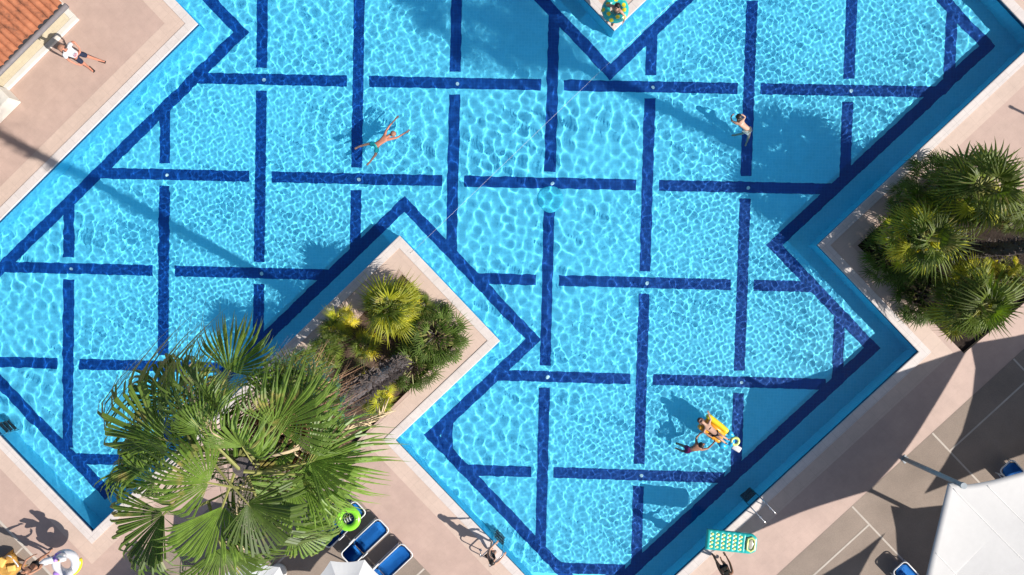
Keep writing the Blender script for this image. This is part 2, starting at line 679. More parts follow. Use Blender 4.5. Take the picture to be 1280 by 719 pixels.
def water_sheet(x0, x1, y0, y1, step, hole=None, wavy=True):
    xs = np.arange(x0, x1 + step * .5, step)
    ys = np.arange(y0, y1 + step * .5, step)
    X, Y = np.meshgrid(xs, ys)
    n, m_ = len(xs), len(ys)
    idx = np.arange(n * m_).reshape(m_, n)
    F = np.stack([idx[:-1, :-1], idx[:-1, 1:], idx[1:, 1:], idx[1:, :-1]], -1).reshape(-1, 4)
    cx = ((X[:-1, :-1] + X[1:, 1:]) / 2).ravel()
    cy = ((Y[:-1, :-1] + Y[1:, 1:]) / 2).ravel()
    keep = inside(offset(POOL, .03), cx, cy)
    if hole:
        keep &= ~((cx > hole[0]) & (cx < hole[1]) & (cy > hole[2]) & (cy < hole[3]))
    F = F[keep]
    used = np.unique(F)
    remap = np.zeros(n * m_, int)
    remap[used] = np.arange(len(used))
    F = remap[F]
    X, Y = X.ravel()[used], Y.ravel()[used]
    Z = ZW + (waves(X, Y) if wavy else np.zeros_like(X))
    co = np.stack([X, Y, Z], -1)
    me = bpy.data.meshes.new('water')
    me.vertices.add(len(co))
    me.vertices.foreach_set('co', co.ravel())
    me.loops.add(F.size)
    me.loops.foreach_set('vertex_index', F.ravel())
    me.polygons.add(len(F))
    me.polygons.foreach_set('loop_start', np.arange(len(F)) * 4)
    me.polygons.foreach_set('loop_total', np.full(len(F), 4))
    me.polygons.foreach_set('use_smooth', np.ones(len(F), bool))
    me.update(calc_edges=True)
    me.materials.append(M['water'])
    o = bpy.data.objects.new('water', me)
    COL.objects.link(o)
    structure(o)
    o.cycles.is_caustics_caster = True
    return o


water_sheet(-22, 20.4, -12.4, 11.6, .025)
water_sheet(-24, 24, -12.4, 20.6, .4, hole=(-22, 20.4, -12.4, 11.6), wavy=False)

bm = bmesh.new()
qc = W(650, 186, 0)
vc = qc.y - qc.x
ca0, ca1 = Vector((*uv(U2 - .15, vc), .05)), Vector((*uv(U4 + .15, vc), .05))
tube(bm, [ca0.lerp(ca1, k / 12) for k in range(13)], .0032, 6)
for q in (ca0, ca1):
    tube(bm, [(q.x, q.y, .03), (q.x, q.y, .06)], .018, 8)
tag(bm_obj('cable', bm, M['white'], None), 'thin white line stretched straight across the pool from the island corner past the top peninsula', 'cable')

# ------------------------------------------------------------------ grey paving with pale joints
def line_uv(px, py):
    q = W(px, py)
    return q.x + q.y, q.y - q.x


def slab(name, u0, u1, v0, v1, z, m):
    q = [uv(u0, v0), uv(u1, v0), uv(u1, v1), uv(u0, v1)]
    if area(q) < 0:
        q.reverse()
    return structure(mesh_obj(name, [(p.x, p.y, z) for p in q], [(0, 1, 2, 3)], m))


ve = line_uv(1165, 541)[1]         # edge of the grey paving right of the pool
uj = line_uv(1165, 541)[0]
uj2 = line_uv(1065, 633)[0]
vj = line_uv(1085, 657)[1]
slab('paving', -11.3, 60, ve - 40, ve, .004, M['pave'])
jw = .045
for k in range(-1, 5):
    u = uj2 + (uj - uj2) * k
    slab('paving_joint', u - jw, u + jw, ve - 40, ve - .02, .008, M['joint'])
for v_ in (vj, vj - 5.6, vj - 11.2):
    if v_ == vj:
        slab('paving_joint', -11.3, uj2 - jw, v_ - jw, v_ + jw, .0095, M['joint'])
        slab('paving_joint', uj + jw, 60, v_ - jw, v_ + jw, .0095, M['joint'])
    else:
        slab('paving_joint', -11.3, 60, v_ - jw, v_ + jw, .0095, M['joint'])
ub = line_uv(510, 689)[0]          # edge of the grey paving below the pool
slab('paving', ub - 30, ub, -13.5, 2.4, .004, M['pave'])
for k in range(4):
    v_ = line_uv(527, 714)[1] + k * 5.6 - 0
    if v_ < 2.4:
        slab('paving_joint', ub - 30, ub - .02, v_ - jw, v_ + jw, .008, M['joint'])
ul = line_uv(20, 672)[0]           # and left of it
slab('paving', ul - 30, ul, 5.0, 40, .004, M['pave'])
slab('paving_joint', ul - .1, ul + .04, 5.0, 40, .008, M['joint'])
slab('paving_joint', ul - 30, ul - .12, line_uv(24, 689)[1] - jw, line_uv(24, 689)[1] + jw, .008, M['joint'])

# ------------------------------------------------------------------ building, step and white wall in the top left corner
E = Vector((1, 1, 0)).normalized()      # along the eave
O = Vector((-1, 1, 0)).normalized()     # away from the pool
a = W(81, 6, 2.9)
eave_v = a.y - a.x
end_u = a.x + a.y
bld = thing('poolside_building', 'building with terracotta barrel tile roof and grey gutter', 'building', (*uv(end_u - 6, eave_v + 4), 0))
inv = Vector((bld.location.x, bld.location.y, 0))


def UVZ(u, v, z):
    q = uv(u, v)
    return Vector((q.x, q.y, z)) - inv


# roof of barrel tiles: ridged sheet, stepped at every course
NU, per = 66, .235
vv, ff = [], []
S2 = math.sqrt(2)
cols = np.linspace(0, 1, 9)[:-1]
rowsv = []
course = .36
nrow = 16
us = []
for i in range(NU):
    for t in cols:
        us.append(((i + t) * per, abs(math.sin(math.pi * t)) ** .75 * .075, i))
jit = rng.normal(0, .008, NU + 1)
jit2 = rng.normal(0, .018, (NU + 1, nrow + 1))
for r_ in range(nrow):
    for s in (0, 1):
        d = (r_ + s) * course
        for (uu, h, i) in us:
            dd = d - (.05 if s == 0 and r_ > 0 else 0) + jit2[i, r_]
            zz = 2.94 + dd * .34 + h + (.028 if s == 0 else 0) + jit[i]
            vv.append(UVZ(end_u - uu * S2, eave_v + dd * S2, zz))
K = len(us)
for r_ in range(nrow * 2 - 1):
    for i in range(K - 1):
        ff.append((r_ * K + i, (r_ + 1) * K + i, (r_ + 1) * K + i + 1, r_ * K + i + 1)[::-1])
roof = mesh_obj('roof', vv, ff, M['terracotta'], bld)
bm = bmesh.new()
tube(bm, [UVZ(end_u + .05, eave_v - .03, 2.85), UVZ(end_u - 8, eave_v - .03, 2.85), UVZ(end_u - 22, eave_v - .03, 2.85)], .085, 10)
bm_obj('gutter', bm, M['gutter'], roof)
bm = bmesh.new()
q = [UVZ(end_u - .6, eave_v + 4.2, 0), UVZ(end_u - 22, eave_v + 4.2, 0), UVZ(end_u - 22, eave_v + 8, 0), UVZ(end_u - .6, eave_v + 8, 0)]
lo = [bm.verts.new(p) for p in q]
hi = [bm.verts.new((p.x, p.y, 2.9)) for p in q]
for i in range(4):
    bm.faces.new((lo[i], lo[(i + 1) % 4], hi[(i + 1) % 4], hi[i]))
bm.faces.new(hi)
bmesh.ops.recalc_face_normals(bm, faces=bm.faces)
bm_obj('wall', bm, M['plaster'], bld)
bm = bmesh.new()
q = [UVZ(end_u - .1, eave_v + .06, 2.87), UVZ(end_u - 22, eave_v + .06, 2.87), UVZ(end_u - 22, eave_v + 4.3, 2.87), UVZ(end_u - .1, eave_v + 4.3, 2.87)]
q += [p + Vector((0, 0, .05)) for p in q]
vs = [bm.verts.new(p) for p in q]
for t in ((0, 1, 2, 3), (7, 6, 5, 4), (0, 4, 5, 1), (1, 5, 6, 2), (2, 6, 7, 3), (3, 7, 4, 0)):
    bm.faces.new([vs[k] for k in t])
bmesh.ops.recalc_face_normals(bm, faces=bm.faces)
bm_obj('soffit', bm, M['darkmetal'], bld)

# terrace step
s0 = W(100, 25, 0)
sv, su = s0.y - s0.x, s0.x + s0.y
st = thing('terrace_step', 'low cream tiled step with white nosing below the roof eave', 'step', (*uv(su, sv), 0))
inv = Vector((st.location.x, st.location.y, 0))
bm = bmesh.new()
HS = .13


def prism_uv(bm, u0, u1, v0, v1, z0, z1, bev=0):
    q = [UVZ(u0, v0, z0), UVZ(u1, v0, z0), UVZ(u1, v1, z0), UVZ(u0, v1, z0)]
    t = [UVZ(u0, v0, z1), UVZ(u1, v0, z1), UVZ(u1, v1, z1), UVZ(u0, v1, z1)]
    vs = [bm.verts.new(p) for p in q + t]
    fs = [bm.faces.new([vs[k] for k in f]) for f in ((0, 1, 2, 3), (7, 6, 5, 4), (0, 4, 5, 1), (1, 5, 6, 2), (2, 6, 7, 3), (3, 7, 4, 0))]
    bmesh.ops.recalc_face_normals(bm, faces=fs)
    if bev:
        bmesh.ops.bevel(bm, geom=list({e for f in fs for e in f.edges}), offset=bev, segments=2, affect='EDGES')


prism_uv(bm, su - .32, su - 24, sv + .29, sv + 9, .001, HS - .003)
bm_obj('tread', bm, M['cream'], st)
bm = bmesh.new()
prism_uv(bm, su, su - 24, sv, sv + .285, .001, HS, .015)
prism_uv(bm, su, su - .315, sv + .29, sv + 9, .001, HS - .001, .015)
bm_obj('nosing', bm, M['plaster'], st)

q = W(27, 128, 0)
wu, wv = q.x + q.y, q.y - q.x
wl = thing('white_wall', 'white plastered low wall end with grey cap at the left edge', 'wall', (*uv(wu, wv), 0))
inv = Vector((wl.location.x, wl.location.y, 0))
bm = bmesh.new()
prism_uv(bm, wu, wu - 6, wv + .0, wv + .95, 0, .62, .02)
bm_obj('wall_body', bm, M['plaster'], wl)
bm = bmesh.new()
prism_uv(bm, wu - .7, wu - 2.2, wv + .30, wv + .70, .625, .67, .02)
bm_obj('grill_plate', bm, M['darkmetal'], wl)

# ------------------------------------------------------------------ shade sails, posts, parasols
def solid_sheet(name, top, faces, th, m, parent=None, mi=None):
    """closes a sheet of given thickness under the top surface"""
    n = len(top)
    edge = {}
    for f in faces:
        for i in range(len(f)):
            a, b = f[i], f[(i + 1) % len(f)]
            edge[(a, b)] = 1
    v = [tuple(p) for p in top] + [(p[0], p[1], p[2] - th) for p in top]
    fs = list(faces) + [tuple(n + i for i in f[::-1]) for f in faces]
    for (a, b) in edge:
        if (b, a) not in edge:
            fs.append((b, a, n + a, n + b))
    return mesh_obj(name, v, fs, m, parent, smooth=True)


def smooth_loop(P, closed_corners):
    return P


def sail(outline, sag, label, group):
    """outline: 3-D points round the hem; corners are already among them"""
    c = sum((Vector(p) for p in outline), Vector()) / len(outline)
    root = thing('shade_sail', label, 'shade sail', (c.x, c.y, c.z - sag), 0, group)
    dense = []
    n = len(outline)
    for i in range(n):
        a, b = Vector(outline[i]), Vector(outline[(i + 1) % n])
        for k in range(4):
            dense.append(a.lerp(b, k / 4))
    RN = 9
    top, fs = [], []
    D = len(dense)
    for r_ in range(RN):
        t = r_ / RN
        for p in dense:
            q = p.lerp(c, t)
            top.append(Vector((q.x, q.y, q.z - sag * (1 - (1 - t) ** 2))) - root.location)
    top.append(Vector((0, 0, 0)))
    for r_ in range(RN - 1):
        for i in range(D):
            j = (i + 1) % D
            fs.append((r_ * D + i, r_ * D + j, (r_ + 1) * D + j, (r_ + 1) * D + i))
    for i in range(D):
        fs.append(((RN - 1) * D + i, (RN - 1) * D + (i + 1) % D, RN * D))
    a, b, c2 = (top[k] for k in fs[0][:3])
    if (b - a).cross(c2 - a).z < 0:
        fs = [f[::-1] for f in fs]
    solid_sheet('cloth', top, fs, .012, M['sail'], root)
    return root


def from_shadow(pts, h):
    """hem points from where the sun puts their shadows on the deck"""
    r = []
    for q in pts:
        z = q[2] if len(q) > 2 else h
        g = W(q[0], q[1])
        p = g - Vector((SD.x, SD.y, 0)) * z
        r.append(Vector((p.x, p.y, z)))
    return r


def catmull(P, per=5):
    out = []
    for i in range(len(P) - 1):
        p0, p1, p2, p3 = P[max(i - 1, 0)], P[i], P[i + 1], P[min(i + 2, len(P) - 1)]
        for k in range(per):
            t = k / per
            out.append(.5 * ((2 * p1) + (p2 - p0) * t + (2 * p0 - 5 * p1 + 4 * p2 - p3) * t * t + (3 * p1 - p0 - 3 * p2 + p3) * t ** 3))
    return out


H = 3.45
c1 = W(1185, 604.5, H)
edgeU = [c1, W(1207, 606, H), W(1236, 601.5, H), W(1263, 594.5, H), W(1292, 586, H), W(1345, 568, H), *from_shadow([(1210, 435)], H)]
c2 = edgeU[-1]
c3 = from_shadow([(1087, 613)], H)[0]
edgeR = [c2, *from_shadow([(1172, 500), (1130, 565)], H), c3]
edgeD = [c3, *from_shadow([(1010, 637), (955, 660)], H), *from_shadow([(885, 690)], H)]
c4 = edgeD[-1]
edgeL = [c4, *from_shadow([(945, 640)], H), W(1158, 719, H), W(1173, 655, H), c1]
SA = catmull(edgeU) + catmull(edgeR) + catmull(edgeD) + catmull(edgeL)
sa = sail(SA, .12, 'broad white shade sail at the lower right, strapped to a grey post', 'shade sails over the lounging terrace')
# stitched seams lie on the cloth
from mathutils.bvhtree import BVHTree
cl_ = [c for c in sa.children if c.name.startswith('cloth')][0]
tree_ = BVHTree.FromPolygons([v.co.copy() for v in cl_.data.vertices], [tuple(p.vertices) for p in cl_.data.polygons])
for (x0, y0, x1, y1) in ((1190, 610, 1330, 752), (1168, 690, 1235, 760), (1232, 606, 1345, 716)):
    bm = bmesh.new()
    pts_ = []
    for k in range(25):
        q = W(x0 + (x1 - x0) * k / 24, y0 + (y1 - y0) * k / 24, H - .08)
        h_ = tree_.ray_cast(Vector((q.x, q.y, 9)) - sa.location, Vector((0, 0, -1)))
        if h_[0] is not None:
            pts_.append(h_[0] + Vector((0, 0, .004)))
    if len(pts_) > 2:
        tube(bm, pts_, .011, 5)
        bm_obj('seam', bm, M['seam'], sa)
    else:
        bm.free()
SB = from_shadow([(1213, 430), (1219, 460), (1215, 497), (1202, 540), (1180, 580), (1155, 617), (1190, 603), (1238, 582), (1300, 560), (1480, 520), (1440, 470), (1420, 400), (1330, 405), (1270, 420)], H + .05)
sail(SB, .12, 'white shade sail above the right edge of the terrace, beyond the photo', 'shade sails over the lounging terrace')
SC = from_shadow([(1113, 632), (1135, 636), (1182, 631), (1260, 612), (1400, 570), (1380, 700), (1330, 860), (1220, 815), (1130, 800), (1122, 740), (1121, 690), (1119, 660)], H - .1)
sail(SC, .12, 'white shade sail behind the broad one, beyond the photo corner', 'shade sails over the lounging terrace')
SDl = from_shadow([(1106, 666), (1088, 692), (1074, 718), (1060, 800), (1052, 860), (960, 800), (900, 770), (985, 745), (1032, 716), (1075, 690)], H)
sail(SDl, .1, 'white shade sail below the broad one, beyond the lower edge', 'shade sails over the lounging terrace')


def post(base, top, r, label, grp):
    base, top = Vector(base), Vector(top)
    root = thing('sail_post', label, 'post', base, 0, grp)
    bm = bmesh.new()
    d = top - base
    tube(bm, [Vector((0, 0, 0)), d * .5, d], [r, r, r * .92], 14)
    bm_obj('shaft', bm, M['galv'], root)
    bm = bmesh.new()
    box(bm, (0, 0, .014), (.24, .24, .02), R(45), bevel=.004)
    for sx in (-1, 1):
        for sy in (-1, 1):
            tube(bm, [(sx * .08, sy * .08, .02), (sx * .08, sy * .08, .05)], .014, 6)
    bm_obj('base_plate', bm, M['galv'], root)
    bm = bmesh.new()
    tube(bm, [d * .985, d * 1.012], r * 1.18, 14)
    bm_obj('cap', bm, M['galv'], root)
    return root


b0, t0 = W(1131, 574, 0), W(1204, 607, 3.75)
p1 = post(b0, t0, .085, 'grey steel post leaning out from the paving to the broad sail corner', 'sail posts')
bm = bmesh.new()
tube(bm, [t0 * .0 + (c1 - b0), (t0 - b0) * .93], .02, 6)
bm_obj('strap', bm, M['galv'], p1)
ctr = from_shadow([(1086, 612)], 3.6)[0]
gb = Vector((ctr.x + .1, ctr.y - .05, 0))
post(gb, ctr, .085, 'grey steel post hidden beneath the broad sail', 'sail posts')


q = W(1264, 134)
lp = Vector((q.x - SD.x * 3.2, q.y - SD.y * 3.2, 0))
post(lp, lp + Vector((0, 0, 3.2)), .05, 'slim grey post just beyond the right edge, casting a thin shadow on the deck', None)


def parasol(px, py, z, rad, label, rot, m, sides=8, rise=.5, open_top=True, parent_group='white parasols by the loungers'):
    c = W(px, py, z)
    root = thing('parasol', label, 'parasol', (c.x, c.y, 0), rot, parent_group)
    rings = [(1.0, 0), (.75, .16), (.5, .34), (.25, .52), (.04, .66)]
    top, fs = [], []
    sub = 6
    n = sides * sub
    for (t, h) in rings:
        for i in range(n):
            a = 2 * math.pi * (i // sub) / sides
            b = 2 * math.pi * (i // sub + 1) / sides
            s = (i % sub) / sub
            p = Vector((math.cos(a), math.sin(a), 0)).lerp(Vector((math.cos(b), math.sin(b), 0)), s)
            bow = math.sin(math.pi * s)
            top.append(p * rad * t * (1 - .05 * bow) + Vector((0, 0, z + h * rise * 1.25 - .05 * bow * t * (1.2 - t))))
    top.append(Vector((0, 0, z + .68 * rise * 1.25)))
    for r_ in range(len(rings) - 1):
        for i in range(n):
            fs.append((r_ * n + i, r_ * n + (i + 1) % n, (r_ + 1) * n + (i + 1) % n, (r_ + 1) * n + i))
    for i in range(n):
        fs.append(((len(rings) - 1) * n + i, (len(rings) - 1) * n + (i + 1) % n, len(rings) * n))
    o = solid_sheet('canopy', top, fs, .008, m, root)
    o.data.polygons.foreach_set('use_smooth', [False] * len(o.data.polygons))
    for k in range(sides):
        a = 2 * math.pi * k / sides
        bm = bmesh.new()
        d = Vector((math.cos(a), math.sin(a), 0))
        tube(bm, [d * .05 + Vector((0, 0, z + .62 * rise * 1.25 - .03)), d * rad * .5 + Vector((0, 0, z + .34 * rise * 1.25 - .03)), d * rad * .97 + Vector((0, 0, z - .02))], .011, 6)
        bm_obj('rib', bm, M['white'], o)
    bm = bmesh.new()
    tube(bm, [(0, 0, .05), (0, 0, z + .75 * rise * 1.25)], .03, 12)
    bm_obj('pole', bm, M['white'], root)
    bm = bmesh.new()
    tube(bm, [(0, 0, 0.012), (0, 0, .09), (0, 0, .11)], [.32, .30, .08], 24)
    bm_obj('base', bm, M['plaster'], root)
    return root


parasol(437, 752, 2.35, 1.55, 'white octagonal parasol right of the tall palm, over the blue loungers', R(22.5 + 4), M['canvas'])
parasol(318, 752, 2.35, 1.5, 'white parasol half hidden under the tall palm fronds', R(10), M['canvas'])
g = from_shadow([(172, 742)], 2.35)[0]
# a square one just below the photo, whose shade falls on the deck at the lower left
import mathutils


def world_to_px(p):
    d = CM.transposed() @ (Vector(p) - Vector((0, 0, CAM_Z)))
    return 640 + FOC * d.x / -d.z, 359.5 - FOC * d.y / -d.z


gp = world_to_px((g.x, g.y, 2.35))
parasol(gp[0], gp[1], 2.35, 2.05, 'square white parasol just below the lower left edge', R(2), M['canvas'], sides=4)


# ------------------------------------------------------------------ loungers
def make_lounger():
    root = thing('sun_lounger', '', 'sun lounger', (0, 0, 0), 0, 'blue and white sun loungers')
    Lh, Wh, z = 1.93, .64, .38

    def rrect(l0, l1, w_, r_, zf, n=5):
        P = []
        for cx, cy, a0 in ((l1 - r_, w_ / 2 - r_, 0), (l0 + r_, w_ / 2 - r_, 90), (l0 + r_, -w_ / 2 + r_, 180), (l1 - r_, -w_ / 2 + r_, 270)):
            for k in range(n + 1):
                a = R(a0 + 90 * k / n)
                x, y = cx + r_ * math.cos(a), cy + r_ * math.sin(a)
                P.append((x, y, zf(x)))
        return P
    hz = -.36
    zb = lambda x: z if x > hz else z + (hz - x) * .16
    RO = rrect(-Lh / 2, Lh / 2, Wh, .14, zb)
    for nm, keep in (('frame', lambda x: x > hz), ('back_frame', lambda x: x <= hz)):
        side = [Vector(p) for p in RO if keep(p[0])]
        if nm == 'frame':      # starts after the left back corner, so turn the loop round
            k = max(range(len(side)), key=lambda i: (side[i] - side[i - 1]).length)
            side = side[k:] + side[:k]
        y0, y1 = side[0].y, side[-1].y
        side = [Vector((hz, y0, z))] + side + [Vector((hz, y1, z))]
        bm = bmesh.new()
        tube(bm, side, .024, 8)
        bm_obj(nm, bm, M['white'], root)

    def panel(name, x0, x1, r_, c0, c1):
        P = rrect(x0, x1, Wh - .05, r_, lambda x: 0, 6)
        bm = bmesh.new()
        n1 = 10
        vs = []
        for i in range(n1 + 1):
            t = i / n1
            x = x0 + (x1 - x0) * t
            # width of the rounded panel here
            e_ = min(x - x0 if c0 else 9, x1 - x if c1 else 9)
            hw = (Wh - .05) / 2 - (r_ - math.sqrt(max(0, r_ * r_ - (r_ - e_) ** 2)) if e_ < r_ else 0)
            row = []
            for j in range(7):
                s = -1 + 2 * j / 6
                row.append(bm.verts.new((x, s * hw, zb(x) - .035 * (1 - s * s) * min(1, min(x - x0, x1 - x) / .15) + .004)))
            vs.append(row)
        for i in range(n1):
            for j in range(6):
                f = bm.faces.new((vs[i][j], vs[i + 1][j], vs[i + 1][j + 1], vs[i][j + 1]))
                f.smooth = True
        bmesh.ops.solidify(bm, geom=list(bm.faces), thickness=.006)
        return bm_obj(name, bm, M['sling'], root)
    panel('seat_sling', hz + .006, Lh / 2 - .02, .13, False, True)
    panel('back_sling', -Lh / 2 + .02, hz - .006, .13, True, False)
    for sx in (-.55, .72):
        for sy in (-1, 1):
            bm = bmesh.new()
            tube(bm, [(sx, sy * (Wh / 2 - .01), z - .01), (sx * 1.04, sy * (Wh / 2 + .03), .01)], .02, 8)
            bm_obj('leg', bm, M['white'], root)
    for sy in (-1, 1):
        bm = bmesh.new()
        y = sy * (Wh / 2 + .035)
        tube(bm, [(hz - .14, y, z), (hz - .11, y, z + .03), (hz, y, z + .045), (hz + .11, y, z + .03), (hz + .14, y, z)], .022, 8)
        bm_obj('hinge_arm', bm, M['white'], root)
        bm = bmesh.new()
        y = sy * (Wh / 2 + .03)
        tube(bm, [(-.57, y, .12), (.75, y, .12)], .016, 8)
        bm_obj('side_rail', bm, M['white'], root)
    return root


lounger = make_lounger()
first = True


def put_lounger(px, py, ang, label, off=.93):
    """px,py: where the near end shows; ang: the way the lounger points from the foot to that end"""
    global first
    e = W(px, py, .39)
    d = Vector((math.cos(ang), math.sin(ang), 0))
    o = lounger if first else copy_tree(lounger)
    first = False
    o.location = (e.x - d.x * off, e.y - d.y * off, .01)
    o.rotation_euler = (0, 0, ang)
    tag(o, label, 'sun lounger', 'blue and white sun loungers')
    return o


lA = put_lounger(450, 634, R(45), 'blue sling sun lounger with the green ring on it')
lB = put_lounger(479, 656, R(45), 'blue sling sun lounger between the ring lounger and the one nearest the swimmer ladder')
lC = put_lounger(509, 687, R(45), 'blue sling sun lounger nearest the pool ladder, corner in the light')
lD = put_lounger(1124, 709, R(135), 'blue sling sun lounger at the lower edge left of the broad white sail')
lE = put_lounger(1258, 582, R(135), 'blue sling sun lounger showing above the broad white sail at the right edge')

# lounger with the amber towel, lower left corner
lF = put_lounger(17, 702, R(40), 'white framed lounger under an amber towel in the lower left corner')
tw = thing('towel', 'amber yellow towel spread over the corner lounger', 'towel', (lF.location.x, lF.location.y, .41), lF.rotation_euler.z)
bm = bmesh.new()
nx, ny = 34, 16
rows = []
for i in range(nx + 1):
    row = []
    for j in range(ny + 1):
        x = -.9 + 1.92 * i / nx
        y = -.42 + .84 * j / ny
        z = .02 + .03 * math.sin(x * 7 + 2 * y) * math.sin(y * 9 + x * 2)
        if abs(y) > .33:
            z -= (abs(y) - .33) * 2.2
        if x > .93:
            z -= (x - .93) * 2
        if x < -.6:
            z += (-.6 - x) * .16
        row.append(bm.verts.new((x + .04 * math.sin(y * 11), y * (1 + .06 * math.sin(x * 6)), z + .02)))
    rows.append(row)
for i in range(nx):
    for j in range(ny):
        bm.faces.new((rows[i][j], rows[i + 1][j], rows[i + 1][j + 1], rows[i][j + 1])).smooth = True
bmesh.ops.solidify(bm, geom=list(bm.faces), thickness=.012)
bm_obj('cloth', bm, M['towel'], tw)
bm = bmesh.new()
box(bm, (.66, .24, .10), (.34, .26, .09), .4, bevel=.035)
box(bm, (.80, -.16, .09), (.30, .22, .08), -.5, bevel=.03)
bm_obj('folded_corner', bm, M['towel'], tw, smooth=True)


# ------------------------------------------------------------------ inflatables
def torus_mesh(name, Rm, rm, mats, dots=None, parent=None, nu=72, nv=28, squash=.85, dotr=.1):
    v, f, mi = [], [], []
    for i in range(nu):
        a = 2 * math.pi * i / nu
        pinch = 1 - .03 * (1 if i % 9 == 0 else 0)
        for j in range(nv):
            b = 2 * math.pi * j / nv
            rr = Rm + rm * math.cos(b) * pinch
            v.append((rr * math.cos(a), rr * math.sin(a), rm * squash * math.sin(b) * pinch))
    for i in range(nu):
        for j in range(nv):
            q = (i * nv + j, ((i + 1) % nu) * nv + j, ((i + 1) % nu) * nv + (j + 1) % nv, i * nv + (j + 1) % nv)
            f.append(q)
            c = sum((Vector(v[k]) for k in q), Vector()) / 4
            k = 0
            for d in dots or ():
                if (c - Vector(d)).length < dotr:
                    k = 1
            mi.append(k)
    return mesh_obj(name, v, f, mats, parent, smooth=True, mi=mi)


# green ring on the first lounger, with the things lying in it
gp = W(436, 647, .45)
gr = thing('swim_ring', 'lime green swim ring lying on the lounger beside the palm', 'swim ring', (gp.x, gp.y, .44), 0)
torus_mesh('tube', .35, .125, M['lime'], parent=gr).location = (0, 0, .1)
bm = bmesh.new()
tube(bm, [(.35, .02, .20), (.35, .02, .235)], .018, 8)
bm_obj('valve', bm, M['white'], gr)
bg = thing('beach_bag', 'small blue and white bundle inside the green ring', 'bag', (gp.x - .02, gp.y - .02, .43), .5)
bm = bmesh.new()
ellipsoid(bm, (0, 0, .08), (.17, .11, .075))
for v in bm.verts:
    v.co += Vector((random.uniform(-.012, .012), random.uniform(-.012, .012), random.uniform(-.008, .008)))
bm_obj('bundle', bm, M['cloth_navy'], bg)
bm = bmesh.new()
for k in range(3):
    tube(bm, [(-.12 + .1 * k, -.10, .10), (-.10 + .1 * k, -.03, .165), (-.10 + .1 * k, .03, .165), (-.08 + .1 * k, .1, .09)], .016, 6)
bm_obj('stripe', bm, M['cloth_white'], bg)
bb = thing('float_valve_bag', 'blue folded towel on the lounger end left of the ring', 'towel', (gp.x - .52, gp.y - .12, .40), .6)
bb.name = 'folded_towel'
bm = bmesh.new()
box(bm, (0, 0, .05), (.26, .18, .045), bevel=.02)
box(bm, (.01, .01, .095), (.25, .17, .04), .08, bevel=.018)
bm_obj('fold', bm, M['sling'], bb, smooth=True)

# ------------------------------------------------------------------ people
def skin(name, pts, edges, m, parent, root_i=0, sub=2, decim=None):
    me = bpy.data.meshes.new(name)
    keys = list(pts)
    ix = {k: i for i, k in enumerate(keys)}
    me.from_pydata([tuple(pts[k][0]) for k in keys], [(ix[a], ix[b]) for a, b in edges], [])
    o = bpy.data.objects.new(name, me)
    COL.objects.link(o)
    md = o.modifiers.new('s', 'SKIN')
    md.use_smooth_shade = True
    md.branch_smoothing = .6
    if not me.skin_vertices:
        bpy.context.view_layer.update()
    sv = me.skin_vertices[0].data
    for k, i in ix.items():
        r_ = pts[k][1]
        sv[i].radius = r_ if isinstance(r_, tuple) else (r_, r_)
        sv[i].use_root = (i == root_i)
    ms = o.modifiers.new('u', 'SUBSURF')
    ms.levels = sub
    ms.render_levels = sub
    dg = bpy.context.evaluated_depsgraph_get()
    me2 = bpy.data.meshes.new_from_object(o.evaluated_get(dg))
    o.modifiers.clear()
    o.data = me2
    bpy.data.meshes.remove(me)
    me2.name = name
    me2.materials.clear()
    me2.materials.append(m)
    me2.polygons.foreach_set('use_smooth', [True] * len(me2.polygons))
    if parent:
        o.parent = parent
    return o


STAND = dict(pelvis=(0, 0, .95), spine=(0, .01, 1.12), chest=(0, .02, 1.30), neckb=(0, 0, 1.45), neck=(0, .0, 1.50),
             chin=(0, .03, 1.56), head=(0, .02, 1.64), crown=(0, .01, 1.71),
             shL=(-.17, 0, 1.42), elL=(-.24, .0, 1.14), wrL=(-.25, .06, .90), paL=(-.25, .08, .82),
             shR=(.17, 0, 1.42), elR=(.24, .0, 1.14), wrR=(.25, .06, .90), paR=(.25, .08, .82),
             hiL=(-.10, 0, .89), knL=(-.11, .02, .49), anL=(-.11, 0, .09), toL=(-.12, .15, .035),
             hiR=(.10, 0, .89), knR=(.11, .02, .49), anR=(.11, 0, .09), toR=(.12, .15, .035))
RAD = dict(pelvis=(.135, .11), spine=(.12, .10), chest=(.14, .11), neckb=(.085, .075), neck=.055, chin=.066, head=.098, crown=.062,
           sh=.062, el=.042, wr=.028, pa=(.042, .022), hi=.088, kn=.056, an=.038, to=(.045, .028))
EDGES = [('pelvis', 'spine'), ('spine', 'chest'), ('chest', 'neckb'), ('neckb', 'neck'), ('neck', 'chin'), ('chin', 'head'), ('head', 'crown')]
for s in 'LR':
    EDGES += [('chest', 'sh' + s), ('sh' + s, 'el' + s), ('el' + s, 'wr' + s), ('wr' + s, 'pa' + s), ('pelvis', 'hi' + s), ('hi' + s, 'kn' + s), ('kn' + s, 'an' + s), ('an' + s, 'to' + s)]


def rad(k):
    return RAD[k[:-1]] if k[:-1] in RAD and k[-1] in 'LR' else RAD[k]


